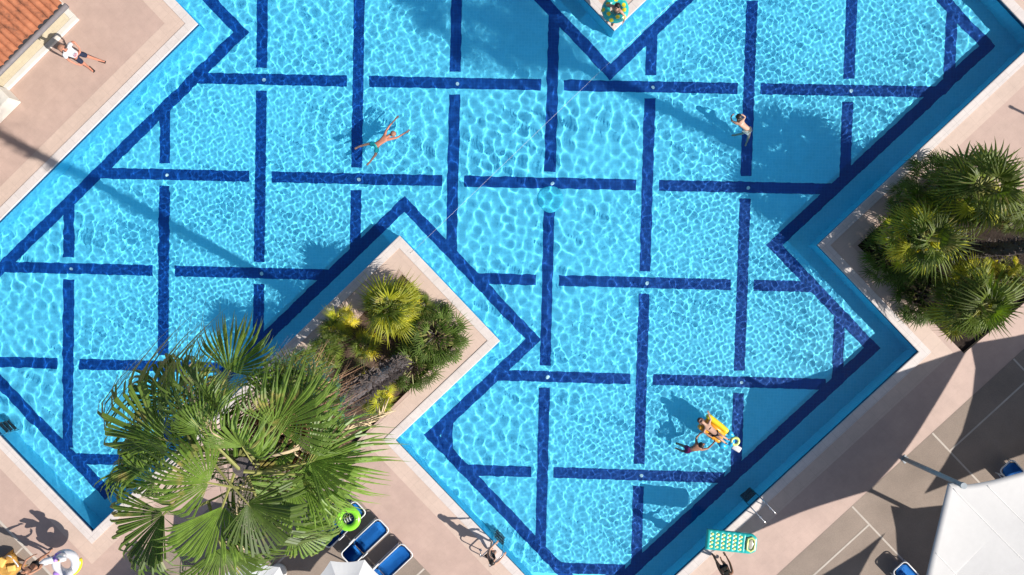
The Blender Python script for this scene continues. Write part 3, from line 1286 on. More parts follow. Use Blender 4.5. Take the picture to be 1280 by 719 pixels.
def person(label, loc, rz, pose, skin_m, face=(0, 1, 0), scale=1.0, hair=None, hair_len=0, shorts=None, shorts_len=.45, top=None, bikini=None, female=False, wet=False):
    root = thing('person', label, 'person', loc, rz)
    J = {k: Vector(v) for k, v in STAND.items()}
    for k, v in pose.items():
        J[k] = Vector(v)
    J = {k: v * scale for k, v in J.items()}
    fw = 0.92 if female else 1
    pts = {}
    for k in STAND:
        r_ = rad(k)
        r_ = tuple(x * scale * fw for x in r_) if isinstance(r_, tuple) else r_ * scale * (fw if k not in ('head', 'chin', 'crown') else 1)
        pts[k] = (J[k], r_)
    ed = list(EDGES)
    # five fingers to each hand
    fwd = Vector(face).normalized()
    for s in 'LR':
        d = (J['pa' + s] - J['wr' + s]).normalized()
        side = d.cross(fwd)
        if side.length < .3:
            side = d.cross(Vector((1, 0, 0)))
        side.normalize()
        nrm = side.cross(d).normalized()
        for k, (o_, ln) in enumerate(((-.030, .062), (-.010, .075), (.010, .070), (.029, .055))):
            b = J['pa' + s] + (side * o_ + d * .022) * scale
            m_ = b + (d * ln * .55 + nrm * -.008) * scale
            e_ = m_ + (d * ln * .5 + nrm * -.022) * scale
            for nm, p in (('b', b), ('m', m_), ('e', e_)):
                pts['f%s%d%s' % (s, k, nm)] = (p, .0092 * scale)
            ed += [('pa' + s, 'f%s%db' % (s, k)), ('f%s%db' % (s, k), 'f%s%dm' % (s, k)), ('f%s%dm' % (s, k), 'f%s%de' % (s, k))]
        sg = 1 if s == 'L' else -1
        b = J['wr' + s].lerp(J['pa' + s], .55) + side * sg * .036 * scale
        e_ = b + (d * .035 + side * sg * .022) * scale
        pts['t%sa' % s] = (b, .011 * scale)
        pts['t%sb' % s] = (e_, .0095 * scale)
        ed += [('pa' + s, 't%sa' % s), ('t%sa' % s, 't%sb' % s)]
    # nose and ears grow out of the head
    up = (J['crown'] - J['chin']).normalized()
    fd = (fwd - up * fwd.dot(up)).normalized()
    sd_ = up.cross(fd)
    hc = J['head']
    pts['nose'] = (hc + (fd * .112 - up * .022) * scale, .014 * scale)
    ed.append(('head', 'nose'))
    body = skin('body', pts, ed, skin_m, root)
    for s in (-1, 1):
        bm = bmesh.new()
        ellipsoid(bm, hc + (fd * .088 + sd_ * s * .033 + up * .008) * scale, (.014 * scale,) * 3, seg=8, rings=6)
        bm_obj('eye', bm, M['eye'], root, smooth=True)
        bm = bmesh.new()
        ellipsoid(bm, hc + (sd_ * s * .098 - up * .01) * scale, (.014 * scale, .022 * scale, .033 * scale), seg=8, rings=6)
        bm_obj('ear', bm, skin_m, root, smooth=True)
    bm = bmesh.new()
    q = hc + (fd * .088 - up * .052) * scale
    ellipsoid(bm, q, (.024 * scale, .012 * scale, .010 * scale), seg=8, rings=6)
    bm_obj('mouth', bm, M['skin_red'], root, smooth=True)
    if hair:
        bm = bmesh.new()
        rot = Matrix((sd_, fd, up)).transposed()
        q = bmesh.ops.create_uvsphere(bm, u_segments=20, v_segments=14, radius=1)
        for v in bm.verts:
            x, y, z = v.co
            if z < -.15 and y > -.2:
                z = -.15
            if y > .55 and z < .45:
                y = .55
            jt = 1 + random.uniform(-.045, .045)
            v.co = rot @ Vector((x * .112 * jt, y * .118 * jt - .012, z * .108 * jt + .035)) * scale + hc
        bm_obj('hair', bm, hair, root, smooth=True)
        if hair_len:
            bm = bmesh.new()
            for k in range(9):
                t = (k - 4) / 4
                a = hc + (sd_ * t * .075 - fd * (.095 - .02 * abs(t)) + up * .03) * scale
                b = a + (-up * hair_len * .5 - fd * .03 + sd_ * t * .01) * scale
                c = a + (-up * hair_len * random.uniform(.85, 1.1) - fd * random.uniform(-.02, .05) + sd_ * random.uniform(-.03, .03)) * scale
                tube(bm, [a, b, c], [.034 * scale, .030 * scale, .008 * scale], 7)
            bm_obj('long_hair', bm, hair, root, smooth=True)
    G = 1.17

    def cl(keys, ed_, extra=None, grow=G):
        P = {}
        for k in keys:
            r_ = pts[k][1]
            P[k] = (pts[k][0], tuple(x * grow for x in r_) if isinstance(r_, tuple) else r_ * grow)
        for k, (p, r_) in (extra or {}).items():
            P[k] = (p, r_)
        return P
    if shorts:
        ex = {}
        E_ = [('pelvis', 'waist')]
        ex['waist'] = (J['pelvis'].lerp(J['spine'], .55), (.135 * scale, .115 * scale))
        for s in 'LR':
            ex['th' + s] = (J['hi' + s].lerp(J['kn' + s], shorts_len * .55), .10 * scale)
            ex['hem' + s] = (J['hi' + s].lerp(J['kn' + s], shorts_len * 1.25), .098 * scale)
            E_ += [('pelvis', 'hi' + s), ('hi' + s, 'th' + s), ('th' + s, 'hem' + s)]
        skin('swim_shorts' if wet else 'shorts', cl(['pelvis', 'hiL', 'hiR'], E_, ex), E_, shorts, root)
    if top:
        ex = {'hemw': (J['pelvis'].lerp(J['spine'], -.05), (.185 * scale, .155 * scale)), 'col': (J['neckb'] + (J['neckb'] - J['chest']) * .02, .092 * scale)}
        E_ = [('chest', 'spine'), ('spine', 'hemw'), ('chest', 'col')]
        for s in 'LR':
            ex['sl' + s] = (J['sh' + s].lerp(J['el' + s], .55), .068 * scale)
            E_ += [('chest', 'sh' + s), ('sh' + s, 'sl' + s)]
        skin('shirt', cl(['chest', 'spine', 'shL', 'shR'], E_, ex, 1.42), E_, top, root)
    if bikini:
        ex = {}
        E_ = [('pelvis', 'hiL'), ('pelvis', 'hiR')]
        skin('bikini_bottom', cl(['pelvis', 'hiL', 'hiR'], E_, None, 1.10), E_, bikini, root)
        ex = {'bA': (J['chest'] + (J['neckb'] - J['chest']) * .12, (.135 * scale, .112 * scale)), 'bB': (J['chest'] - (J['neckb'] - J['chest']) * .35, (.130 * scale, .11 * scale))}
        skin('bikini_top', ex, [('bA', 'bB')], bikini, root)
    return root


def recv(o):
    rc.append(o)
    for c in o.children:
        recv(c)


# 1 man in a white shirt walking on the top left deck, hand on hip, facing the pool
g = W(117, 79)
man = person('bald man in white printed shirt and navy shorts walking on the upper left deck', (g.x, g.y, .004), R(-118),
             dict(hiL=(-.10, .0, .89), knL=(-.14, .14, .50), anL=(-.20, .22, .09), toL=(-.24, .36, .035),
                  hiR=(.10, 0, .89), knR=(.16, .10, .50), anR=(.22, .02, .09), toR=(.27, .16, .035),
                  elR=(.27, .03, 1.15), wrR=(.27, .20, .98), paR=(.24, .26, .93), elL=(-.36, -.10, 1.20), wrL=(-.27, .05, 1.03), paL=(-.20, .09, 1.00)),
             M['skin_red'], scale=1.06, hair=M['hair_grey'], shorts=M['cloth_navy'], shorts_len=.62, top=M['cloth_white'])
# flip-flops and the print on the shirt
for c in list(man.children):
    if c.name.startswith('hair'):
        c.scale = (1, 1, 1)
bm = bmesh.new()
for k in range(26):
    a = 2 * math.pi * k / 26
    ellipsoid(bm, (.062 * math.cos(a) + .012 * math.sin(5 * a), .232 + .006 * math.cos(a * 3), 1.33 + .062 * math.sin(a)), (.013, .012, .011), seg=6, rings=4)
for k in range(9):
    ellipsoid(bm, (-.035 + .009 * k, .236, 1.33 + .02 * math.sin(k * 1.9)), (.010, .012, .012), seg=6, rings=4)
bm_obj('shirt_print', bm, M['print_red'], man, smooth=True)
for s in (-1, 1):
    bm = bmesh.new()
    x, y = (-.215, .26) if s < 0 else (.235, .06)
    box(bm, (x, y, .012), (.10, .28, .022), R(12 * -s), bevel=.009)
    bm_obj('flip_flop', bm, M['cloth_black'], man, smooth=True)

# 2 breast-stroke swimmer
zs = ZW - .06
hd, hp = W(487, 168, zs), W(468, 184, zs)
dx = (hd - hp).normalized()
ang = math.atan2(dx.y, dx.x) - math.pi / 2
hv = W(478, 176, 0)


def loc_of(root_xy, ang, px, py, z):
    p = W(px, py, z)
    d = Vector((p.x - root_xy[0], p.y - root_xy[1], 0))
    d.rotate(Euler((0, 0, -ang)))
    return (d.x, d.y, z)


rx = (hv.x, hv.y)
A = lambda px, py, z: loc_of(rx, ang, px, py, z)
sw = person('swimmer in teal shorts doing breaststroke in the upper pool', (rx[0], rx[1], 0), ang,
            dict(pelvis=A(471, 181.5, -.17), spine=A(475, 178.5, -.14), chest=A(480, 174.5, -.12), neckb=A(484, 171, -.08), neck=A(486, 169.5, -.06),
                 chin=A(488.6, 168.4, -.055), head=A(490.6, 167.6, -.03), crown=A(493, 166.4, -.02),
                 shL=A(480.5, 168.8, -.10), elL=A(485, 160, -.12), wrL=A(493, 150.5, -.13), paL=A(496, 147.5, -.14),
                 shR=A(486.5, 174.0, -.10), elR=A(496, 172.4, -.12), wrR=A(507, 166.0, -.13), paR=A(510, 164, -.14),
                 hiL=A(468.6, 180.5, -.18), knL=A(461, 180.0, -.28), anL=A(448, 184.0, -.26), toL=A(443.5, 186.5, -.24),
                 hiR=A(471.5, 184.5, -.18), knR=A(470, 193.5, -.28), anR=A(463, 202.5, -.28), toR=A(458.5, 207, -.26)),
            M['skin_red'], face=(0, .8, -.5), hair=M['hair_grey'], shorts=M['cloth_teal'], shorts_len=.62, wet=True)
recv(sw)

# 3 woman half under water, back to the sun
hv = W(926, 157, 0)
rx = (hv.x, hv.y)
ang = 0
wm = person('dark haired woman in a pale swimsuit crouching in the water at the upper right', (rx[0], rx[1], 0), 0,
            dict(pelvis=A(935, 162.5, -.10), spine=A(930, 158.5, -.06), chest=A(926, 154.5, -.02), neckb=A(923.6, 151, .04), neck=A(923, 149.6, .09),
                 chin=A(922.6, 148, .13), head=A(923, 146.2, .20), crown=A(923.5, 145, .27),
                 shL=A(920, 154.0, .0), elL=A(915, 151.5, -.04), wrL=A(913.5, 147.0, -.05), paL=A(915, 144.6, -.04),
                 shR=A(928.5, 150.0, .02), elR=A(931.5, 146.5, .08), wrR=A(929, 144.2, .16), paR=A(926.8, 143.8, .19),
                 hiL=A(933.5, 164.0, -.17), knL=A(926, 168, -.52), anL=A(916, 170.5, -.85), toL=A(912, 171, -.92),
                 hiR=A(937, 162.0, -.17), knR=A(934.8, 171, -.48), anR=A(931, 180, -.80), toR=A(929, 184.5, -.88)),
            M['skin_pale'], face=(-.3, .6, -.3), hair=M['hair_dark'], hair_len=.20, bikini=M['cloth_pale'], female=True)
recv(wm)

# 4 raft with a woman lying on it, and the swimmer pushing it
hv = W(897, 540, 0)
rx = (hv.x, hv.y)
e0, e1 = W(876, 524, 0), W(917, 556, 0)
dr = (e1 - e0).normalized()
rang = math.atan2(dr.y, dr.x)
raft = thing('pool_raft', 'yellow and orange inflatable raft with blue foot end floating in the pool', 'raft', (rx[0], rx[1], ZW + .02), rang)
for nm, y, m1 in (('side_tube', .25, 'yellow'), ('side_tube', -.25, 'orange')):
    bm = bmesh.new()
    P = [(-.70 + .98 * k / 12, y * (1 - .10 * max(0, (k - 8) / 4)), .06) for k in range(13)]
    tube(bm, P, [.07] + [.108] * 11 + [.09], 14)
    bm_obj(nm, bm, M[m1], raft, smooth=True)
bm = bmesh.new()
for k in range(5):
    y = -.16 + .08 * k
    tube(bm, [(-.62, y, .02), (-.2, y, .03), (.30, y, .03)], .055, 10)
bm_obj('mattress', bm, M['orange'], raft, smooth=True)
bm = bmesh.new()
tube(bm, [(.28, -.26, .05), (.45, -.28, .05), (.64, -.24, .05)], [.10, .135, .08], 12)
tube(bm, [(.28, .02, .01), (.45, .0, .02), (.62, .0, .02)], [.06, .10, .06], 12)
tube(bm, [(.28, .24, .05), (.42, .25, .05), (.58, .22, .05)], [.08, .10, .06], 12)
tube(bm, [(.60, .16, .05), (.68, .02, .05), (.68, -.14, .05)], [.08, .10, .08], 12)
bm_obj('foot_bolster', bm, M['sky'], raft, smooth=True)
bm = bmesh.new()
tube(bm, arc((.72, .13, .09), .13, 0, 2 * math.pi, 20, (1, 0, 0), (0, 1, 0))[:-1], .055, 10, closed=True)
bm_obj('cup_ring', bm, M['cream_dot'], raft, smooth=True)
bm = bmesh.new()
box(bm, (.93, -.04, .05), (.36, .22, .11), .12, bevel=.05)
bm_obj('head_pillow', bm, M['whitevinyl'], raft, smooth=True)
recv(raft)

ang = 0
ly = person('auburn haired woman in a black bikini lying on the yellow raft', (rx[0], rx[1], 0), 0,
            dict(pelvis=A(893, 540.5, .12), spine=A(889.5, 537.5, .12), chest=A(886, 534.5, .13), neckb=A(881.6, 530.6, .16), neck=A(880.2, 529.4, .18),
                 chin=A(878.6, 528.2, .22), head=A(876.4, 526.4, .24), crown=A(874.4, 524.8, .23),
                 shL=A(885.8, 529.8, .14), elL=A(888.5, 524, .20), wrL=A(886.0, 519.0, .24), paL=A(885.6, 516.6, .24),
                 shR=A(880.6, 535.2, .14), elR=A(880, 541, .10), wrR=A(886.0, 544, .14), paR=A(888.4, 545, .14),
                 hiL=A(896, 541, .12), knL=A(902.5, 545, .24), anL=A(910, 549.5, .12), toL=A(912.2, 550, .18),
                 hiR=A(893.6, 543.4, .12), knR=A(900.6, 549, .22), anR=A(907, 554, .12), toR=A(909, 555, .18)),
            M['skin_pale'], face=(.1, .0, 1), hair=M['hair_auburn'], hair_len=.22, bikini=M['cloth_black'], female=True)
recv(ly)
pu = person('swimmer in maroon shorts pushing the yellow raft from behind', (rx[0], rx[1], 0), 0,
            dict(pelvis=A(862.5, 562, -.20), spine=A(867, 560.4, -.15), chest=A(872.5, 559, -.09), neckb=A(876.2, 557.6, -.01), neck=A(877, 557, .04),
                 chin=A(878.4, 556.6, .08), head=A(877.6, 556.4, .15), crown=A(876, 556, .22),
                 shL=A(870.6, 554.2, -.05), elL=A(870.0, 547.5, -.06), wrL=A(874.4, 542.6, .06), paL=A(877, 541, .12),
                 shR=A(876.5, 562.4, -.05), elR=A(885, 560.5, -.06), wrR=A(891.2, 554.6, .05), paR=A(893, 552, .12),
                 hiL=A(860, 560, -.24), knL=A(853, 556.5, -.5), anL=A(846.5, 553.5, -.7), toL=A(843.5, 552.5, -.74),
                 hiR=A(860.5, 563.8, -.24), knR=A(852.5, 563, -.55), anR=A(845, 559.5, -.8), toR=A(842, 558.5, -.84)),
            M['skin_tan'], face=(.6, .3, .1), hair=M['hair_dark'], shorts=M['cloth_maroon'], shorts_len=.5, wet=True)
recv(pu)

# ladders
def ladder(edge_px, way, label, lift=.72):
    e = W(*edge_px)
    u, v = e.x + e.y, e.y - e.x
    root = thing('pool_ladder', label, 'pool ladder', (e.x, e.y, 0), way, 'steel pool ladders')
    for s in (-1, 1):
        bm = bmesh.new()
        y = s * .25
        P = [(-.52, y, .0), (-.52, y, lift - .16)] + [Vector(q) for q in arc((-.36, y, lift - .16), .16, math.pi, math.pi / 2, 5)] + [(-.02, y, lift), ] + [Vector(q) for q in arc((.02, y, lift - .14), .14, math.pi / 2, 0, 5)] + [(.16, y, 0), (.16, y, -1.15)]
        tube(bm, P, .021, 8)
        bm_obj('rail', bm, M['steel'], root, smooth=True)
        bm = bmesh.new()
        tube(bm, [(-.52, y, .002), (-.52, y, .022)], .05, 12)
        bm_obj('flange', bm, M['steel'], root)
    for k in range(3):
        bm = bmesh.new()
        for j in range(4):
            box(bm, (.13 + .035 * j + .02 * k, 0, -.30 - .27 * k), (.026, .46, .03), bevel=.006)
        bm_obj('step', bm, M['stepgrey'], root)
    recv(root)
    return root


def on_edge(px, py, u=None, v=None):
    q = W(px, py)
    a, b = q.x + q.y, q.y - q.x
    r_ = uv(u if u is not None else a, v if v is not None else b)
    return world_to_px((r_.x, r_.y, 0))


ladder(on_edge(617, 684, u=U1), R(45), 'steel pool ladder with dark steps at the lower middle, gripped by a bather')
ladder(on_edge(950, 634, v=VM), R(135), 'steel pool ladder with dark steps above the teal air mattress')
ladder(on_edge(-6, 541, u=U0), R(45), 'pool ladder at the left edge with only dark steps showing')

# 5 bather at the ladder
g = W(614, 682)
ang5 = R(38)
la = person('dark haired bather in black trunks stepping to the lower middle ladder', (g.x, g.y, .03), ang5 - R(90),
            dict(elL=(-.27, .20, 1.16), wrL=(-.27, .42, .98), paL=(-.26, .50, .93), elR=(.27, .18, 1.16), wrR=(.27, .40, .98), paR=(.26, .48, .93),
                 pelvis=(0, .0, .93), chest=(0, .08, 1.28), spine=(0, .02, 1.10), neckb=(0, .10, 1.43), neck=(0, .12, 1.48), chin=(0, .17, 1.53), head=(0, .17, 1.61), crown=(0, .16, 1.68),
                 shL=(-.17, .09, 1.40), shR=(.17, .09, 1.40),
                 knL=(-.11, .12, .50), anL=(-.11, .10, .09), toL=(-.12, .24, .035), knR=(.11, .16, .50), anR=(.11, -.14, .09), toR=(.12, .02, .035)),
            M['skin_pale'], hair=M['hair_dark'], hair_len=.16, bikini=M['cloth_black'])

# 6 teal air mattress and its carrier
zm = 1.02
c0 = W(914, 677, zm)
ax = (W(944, 680.5, zm) - W(882, 674, zm)).normalized()
am = thing('air_mattress', 'teal air mattress with pale yellow buttons held at the pool edge', 'air mattress', (c0.x, c0.y, zm), math.atan2(ax.y, ax.x))
LM, WM = 1.82, .74
bm = bmesh.new()
nx, ny = 60, 26
gt, gb_ = [], []
for i in range(nx + 1):
    rt, rb = [], []
    for j in range(ny + 1):
        x = -LM / 2 + LM * i / nx
        s = -1 + 2 * j / ny
        e_ = x - (LM / 2 - .30)
        hw = WM / 2 * (1 if e_ < 0 else math.sqrt(max(.02, 1 - (e_ / .31) ** 2 * .75)))
        y = s * hw
        ed_ = min(1, (1 - abs(s)) / .18, (LM / 2 - abs(x)) / .06)
        th = .025 + .055 * math.sqrt(max(0, ed_))
        # welded dimples between the buttons
        if x < .5:
            th -= .020 * (math.cos((x + LM / 2 - .10) / .205 * 2 * math.pi) * -.5 + .5) * min(1, ed_)
        rt.append(bm.verts.new((x, y, th)))
        rb.append(bm.verts.new((x, y, -th)))
    gt.append(rt)
    gb_.append(rb)
for i in range(nx):
    for j in range(ny):
        bm.faces.new((gt[i][j], gt[i + 1][j], gt[i + 1][j + 1], gt[i][j + 1])).smooth = True
        bm.faces.new((gb_[i][j], gb_[i][j + 1], gb_[i + 1][j + 1], gb_[i + 1][j])).smooth = True
for i in range(nx):
    bm.faces.new((gt[i][0], gb_[i][0], gb_[i + 1][0], gt[i + 1][0]))
    bm.faces.new((gt[i + 1][ny], gb_[i + 1][ny], gb_[i][ny], gt[i][ny]))
for j in range(ny):
    bm.faces.new((gt[0][j + 1], gb_[0][j + 1], gb_[0][j], gt[0][j]))
    bm.faces.new((gt[nx][j], gb_[nx][j], gb_[nx][j + 1], gt[nx][j + 1]))
bm_obj('air_bed', bm, M['teal'], am)
for i in range(6):
    for j in range(4):
        bm = bmesh.new()
        x, y = -LM / 2 + .19 + .205 * i, -WM / 2 + .145 + .15 * j
        ellipsoid(bm, (x, y, .078), (.062, .052, .022), seg=12, rings=6)
        bm_obj('button', bm, M['cream_dot'], am, smooth=True)
bm = bmesh.new()
P = [Vector((LM / 2 - .30, y, .10)) for y in (-.19, 0, .19)]
tube(bm, [(LM / 2 - .36, -.20, .095), (LM / 2 - .37, 0, .095), (LM / 2 - .36, .20, .095), (LM / 2 - .22, .25, .095), (LM / 2 - .12, .16, .095), (LM / 2 - .10, 0, .095), (LM / 2 - .12, -.16, .095), (LM / 2 - .22, -.25, .095)], .042, 10, closed=True)
bm_obj('pillow_rim', bm, M['cream_dot'], am, smooth=True)
bm = bmesh.new()
ellipsoid(bm, (LM / 2 - .235, 0, .085), (.10, .19, .03), seg=20, rings=8)
bm_obj('pillow', bm, M['clear'], am, smooth=True)

g = W(896, 697)
ca = person('person with dark brown skin and long dark hair carrying the teal air mattress', (g.x, g.y, .03), R(25),
            dict(elL=(-.20, .24, 1.14), wrL=(-.17, .42, .98), paL=(-.16, .49, .93), elR=(.25, .22, 1.12), wrR=(.24, .42, .98), paR=(.23, .48, .93),
                 knL=(-.10, .06, .49), anL=(-.10, .10, .09), toL=(-.10, .26, .035), knR=(.10, .02, .49), anR=(.11, -.14, .09), toR=(.12, .02, .035)),
            M['skin_dark'], hair=M['hair_dark'], hair_len=.30, bikini=M['cloth_black'], female=True)

# 7 dotted ring carried by a person on the top peninsula
zr = 1.12
c0 = W(769, 12, zr)
ring = thing('swim_ring', 'teal swim ring with yellow dots held round a person on the top peninsula', 'swim ring', (c0.x, c0.y, zr), .4)
dots = []
for k in range(11):
    a = 2 * math.pi * k / 11
    b = (0.75 if k % 2 else 1.7)
    rr = .325 + .15 * math.cos(b)
    dots.append((rr * math.cos(a), rr * math.sin(a), .13 * math.sin(b)))
torus_mesh('tube', .325, .15, [M['teal'], M['lemon']], dots, ring, nu=96, nv=40, dotr=.075)
person('dark haired person standing inside the dotted ring on the top peninsula', (c0.x + .02, c0.y - .03, .004), R(150),
       dict(elL=(-.40, .05, 1.30), wrL=(-.47, .16, 1.16), paL=(-.47, .23, 1.14), elR=(.40, .05, 1.30), wrR=(.47, .16, 1.16), paR=(.47, .23, 1.14)),
       M['skin_pale'], scale=.93, hair=M['hair_dark'], hair_len=.12, shorts=M['cloth_navy'])

# 8 person with a white unicorn float, lower left
g = W(66, 694)
uc = person('dark skinned bather in a black swimsuit holding a white inflatable at the lower left', (g.x, g.y, .004), R(-35),
            dict(elL=(-.30, .20, 1.22), wrL=(-.22, .42, 1.16), paL=(-.18, .50, 1.16), elR=(.28, .22, 1.16), wrR=(.22, .42, 1.05), paR=(.18, .50, 1.05),
                 knL=(-.12, .08, .49), anL=(-.13, .08, .09), toL=(-.14, .24, .035), anR=(.12, -.12, .09), toR=(.13, .04, .035)),
            M['skin_tan'], hair=M['hair_dark'], hair_len=.25, bikini=M['cloth_black'], female=True)
zu = 1.25
cu = W(80, 705, zu)
un = thing('inflatable_horse', 'white inflatable winged horse with lilac mane and yellow ring, lower left', 'inflatable', (cu.x, cu.y, zu), R(-35))
bm = bmesh.new()
tube(bm, arc((0, 0, -.1), .36, 0, 2 * math.pi, 28, (1, 0, 0), (0, 1, 0))[:-1], .145, 12, closed=True)
bm_obj('ring_body', bm, M['whitevinyl'], un, smooth=True)
bm = bmesh.new()
tube(bm, [(-.15, .22, 0), (-.20, .30, .22), (-.16, .36, .42), (-.02, .45, .47), (.08, .52, .42)], [.15, .13, .12, .10, .07], 12)
bm_obj('neck_and_head', bm, M['whitevinyl'], un, smooth=True)
bm = bmesh.new()
for k, p in enumerate(((-.30, .30, .15), (-.31, .34, .30), (-.26, .33, .45), (-.15, .36, .56))):
    ellipsoid(bm, p, (.075, .08, .085), seg=10, rings=7)
ellipsoid(bm, (.02, -.46, .02), (.16, .09, .09), seg=10, rings=7)
bm_obj('mane', bm, M['lilac'], un, smooth=True)
for s in (-1, 1):
    bm = bmesh.new()
    P = [(.30 * s, 0, .04), (.42 * s, -.06, .16), (.55 * s, -.14, .27), (.64 * s, -.27, .32)]
    tube(bm, P, [.09, .13, .10, .03], 10)
    tube(bm, [(.40 * s, -.10, .10), (.50 * s, -.25, .16), (.54 * s, -.38, .16)], [.07, .08, .03], 10)
    bm_obj('wing', bm, M['whitevinyl'], un, smooth=True)
bm = bmesh.new()
tube(bm, [P_ for P_ in arc((.0, .0, -.18), .47, -1.7, .9, 14, (1, 0, 0), (0, 1, 0))], .085, 12)
bm_obj('yellow_rim', bm, M['yellow'], un, smooth=True)
bm = bmesh.new()
tube(bm, [(-.05, .42, .55), (-.02, .47, .72)], [.035, .006], 8)
bm_obj('horn', bm, M['yellow'], un, smooth=True)


# ------------------------------------------------------------------ palms
def fan_mesh(name, nseg, L, spread, droop, petiole, fold=.35, split=.5, tip=.2, seed=0, wid=1.0, mats=None, cup=.0, curl=0, vee=0):
    """one palm frond: a stalk, then a fan of folded leaf segments joined near the stalk and free, tapering and drooping at the tips"""
    r = np.random.default_rng(seed)
    v, f, mi = [], [], []
    dth = 2 * spread / nseg
    # stalk
    prof = [(0, .030), (petiole * .5, .022), (petiole, .016), (petiole + L * .22, .006)]
    for x, w_ in prof:
        z = -.05 * (x / max(petiole, .01)) ** 2
        v += [(x, -w_, z), (x, 0, z + w_ * .8), (x, w_, z), (x, 0, z - w_ * .5)]
    for i in range(len(prof) - 1):
        for k in range(4):
            f.append((i * 4 + k, i * 4 + (k + 1) % 4, i * 4 + 4 + (k + 1) % 4, i * 4 + 4 + k))
            mi.append(1)
    z0 = -.05
    fr = [.03, .2, .38, split, split + (1 - split) * .35, split + (1 - split) * .72, 1.0]
    for s in range(nseg):
        th = -spread + (s + .5) * dth
        ln = L * (1 - .22 * (abs(th) / spread) ** 2) * r.uniform(.92, 1.06)
        dr = droop * r.uniform(.75, 1.3)
        tp = tip * r.uniform(.3, 1.9)
        tw = r.normal(0, .03)
        base = len(v)
        wmax = split * ln * math.tan(dth / 2) * wid
        sw = r.normal(0, .035)
        for t in fr:
            rr = t * ln
            hw = rr * math.tan(dth / 2) * wid if t <= split else wmax * (1 - ((t - split) / (1 - split)) ** 1.5)
            hw = max(hw, .0008)
            a = th + tw * t * 2 + (sw * max(0, t - split) * 3)
            cx, cy = math.cos(a), math.sin(a)
            z = z0 - dr * L * t * t - tp * L * max(0, t - split) ** 2 / (1 - split) * 1.4 + cup * L * (abs(th) / spread) ** 2 * t
            shr = 1 - .5 * (dr * t) ** 2 - curl * max(0, t - split) ** 2
            px, py = petiole + cx * rr * shr, cy * rr * shr
            z += vee * abs(py)
            zz = z + fold * hw
            v += [(px + cy * hw, py - cx * hw, z), (px, py, zz), (px - cy * hw, py + cx * hw, z)]
        for i in range(len(fr) - 1):
            a0 = base + i * 3
            f.append((a0, a0 + 3, a0 + 4, a0 + 1)); mi.append(0)
            f.append((a0 + 1, a0 + 4, a0 + 5, a0 + 2)); mi.append(0)
    me = bpy.data.meshes.new(name)
    me.from_pydata(v, [], f)
    for m_ in mats:
        me.materials.append(m_)
    me.polygons.foreach_set('material_index', mi)
    me.update()
    return me


def add_frond(me, root, p, az, el, roll=0, sc=1, name='frond'):
    o = bpy.data.objects.new(name, me)
    COL.objects.link(o)
    o.parent = root
    o.location = p
    o.rotation_mode = 'QUATERNION'
    q = Matrix.Rotation(az, 3, 'Z') @ Matrix.Rotation(-el, 3, 'Y') @ Matrix.Rotation(roll, 3, 'X')
    o.rotation_quaternion = q.to_quaternion()
    o.scale = (sc, sc, sc)
    return o


def trunk_mesh(bm, base, top, r0, r1, seed=0, n=20, rings=90):
    r = np.random.default_rng(seed)
    base, top = Vector(base), Vector(top)
    vs = []
    for i in range(rings + 1):
        t = i / rings
        c = base.lerp(top, t) + Vector((math.sin(t * 3) * .05, math.sin(t * 2.2 + 1) * .05, 0)) * math.sin(math.pi * t)
        rr = r0 + (r1 - r0) * t + (.10 * math.exp(-t * 22))
        rr *= 1 + (.05 if i % 2 else -.03)
        vs.append([bm.verts.new(c + Vector((math.cos(a), math.sin(a), 0)) * rr * (1 + r.normal(0, .025))) for a in (2 * math.pi * k / n for k in range(n))])
    for i in range(rings):
        for k in range(n):
            bm.faces.new((vs[i][k], vs[i][(k + 1) % n], vs[i + 1][(k + 1) % n], vs[i + 1][k]))
    bm.faces.new(vs[-1])


def boots(bm, base, top, r0, r1, t0, t1, count, seed):
    r = np.random.default_rng(seed)
    for k in range(count):
        t = r.uniform(t0, t1)
        a = r.uniform(0, 6.283)
        c = Vector(base).lerp(Vector(top), t)
        rr = r0 + (r1 - r0) * t
        d = Vector((math.cos(a), math.sin(a), 0))
        s = Vector((-d.y, d.x, 0))
        ln = r.uniform(.10, .26)
        w_ = r.uniform(.012, .032)
        p0 = c + d * (rr - .01)
        up = Vector((0, 0, 1))
        p1_ = p0 + d * ln * .45 + up * ln * .55 + s * r.normal(0, .04)
        p2_ = p0 + d * ln * .95 + up * ln * .8 + s * r.normal(0, .08)
        th = Vector((0, 0, -.018))
        q = [p0 - s * w_, p0 + s * w_, p1_ - s * w_ * .8, p1_ + s * w_ * .8, p2_ - s * w_ * .35, p2_ + s * w_ * .35]
        top_ = [bm.verts.new(x) for x in q]
        bot = [bm.verts.new(x + th - d * .01) for x in q]
        for (i, j, k2, l2) in ((0, 1, 3, 2), (2, 3, 5, 4)):
            bm.faces.new((top_[i], top_[j], top_[k2], top_[l2]))
            bm.faces.new((bot[l2], bot[k2], bot[j], bot[i]))
        for (i, j) in ((0, 2), (2, 4), (4, 5), (5, 3), (3, 1)):
            bm.faces.new((top_[j], top_[i], bot[i], bot[j]))


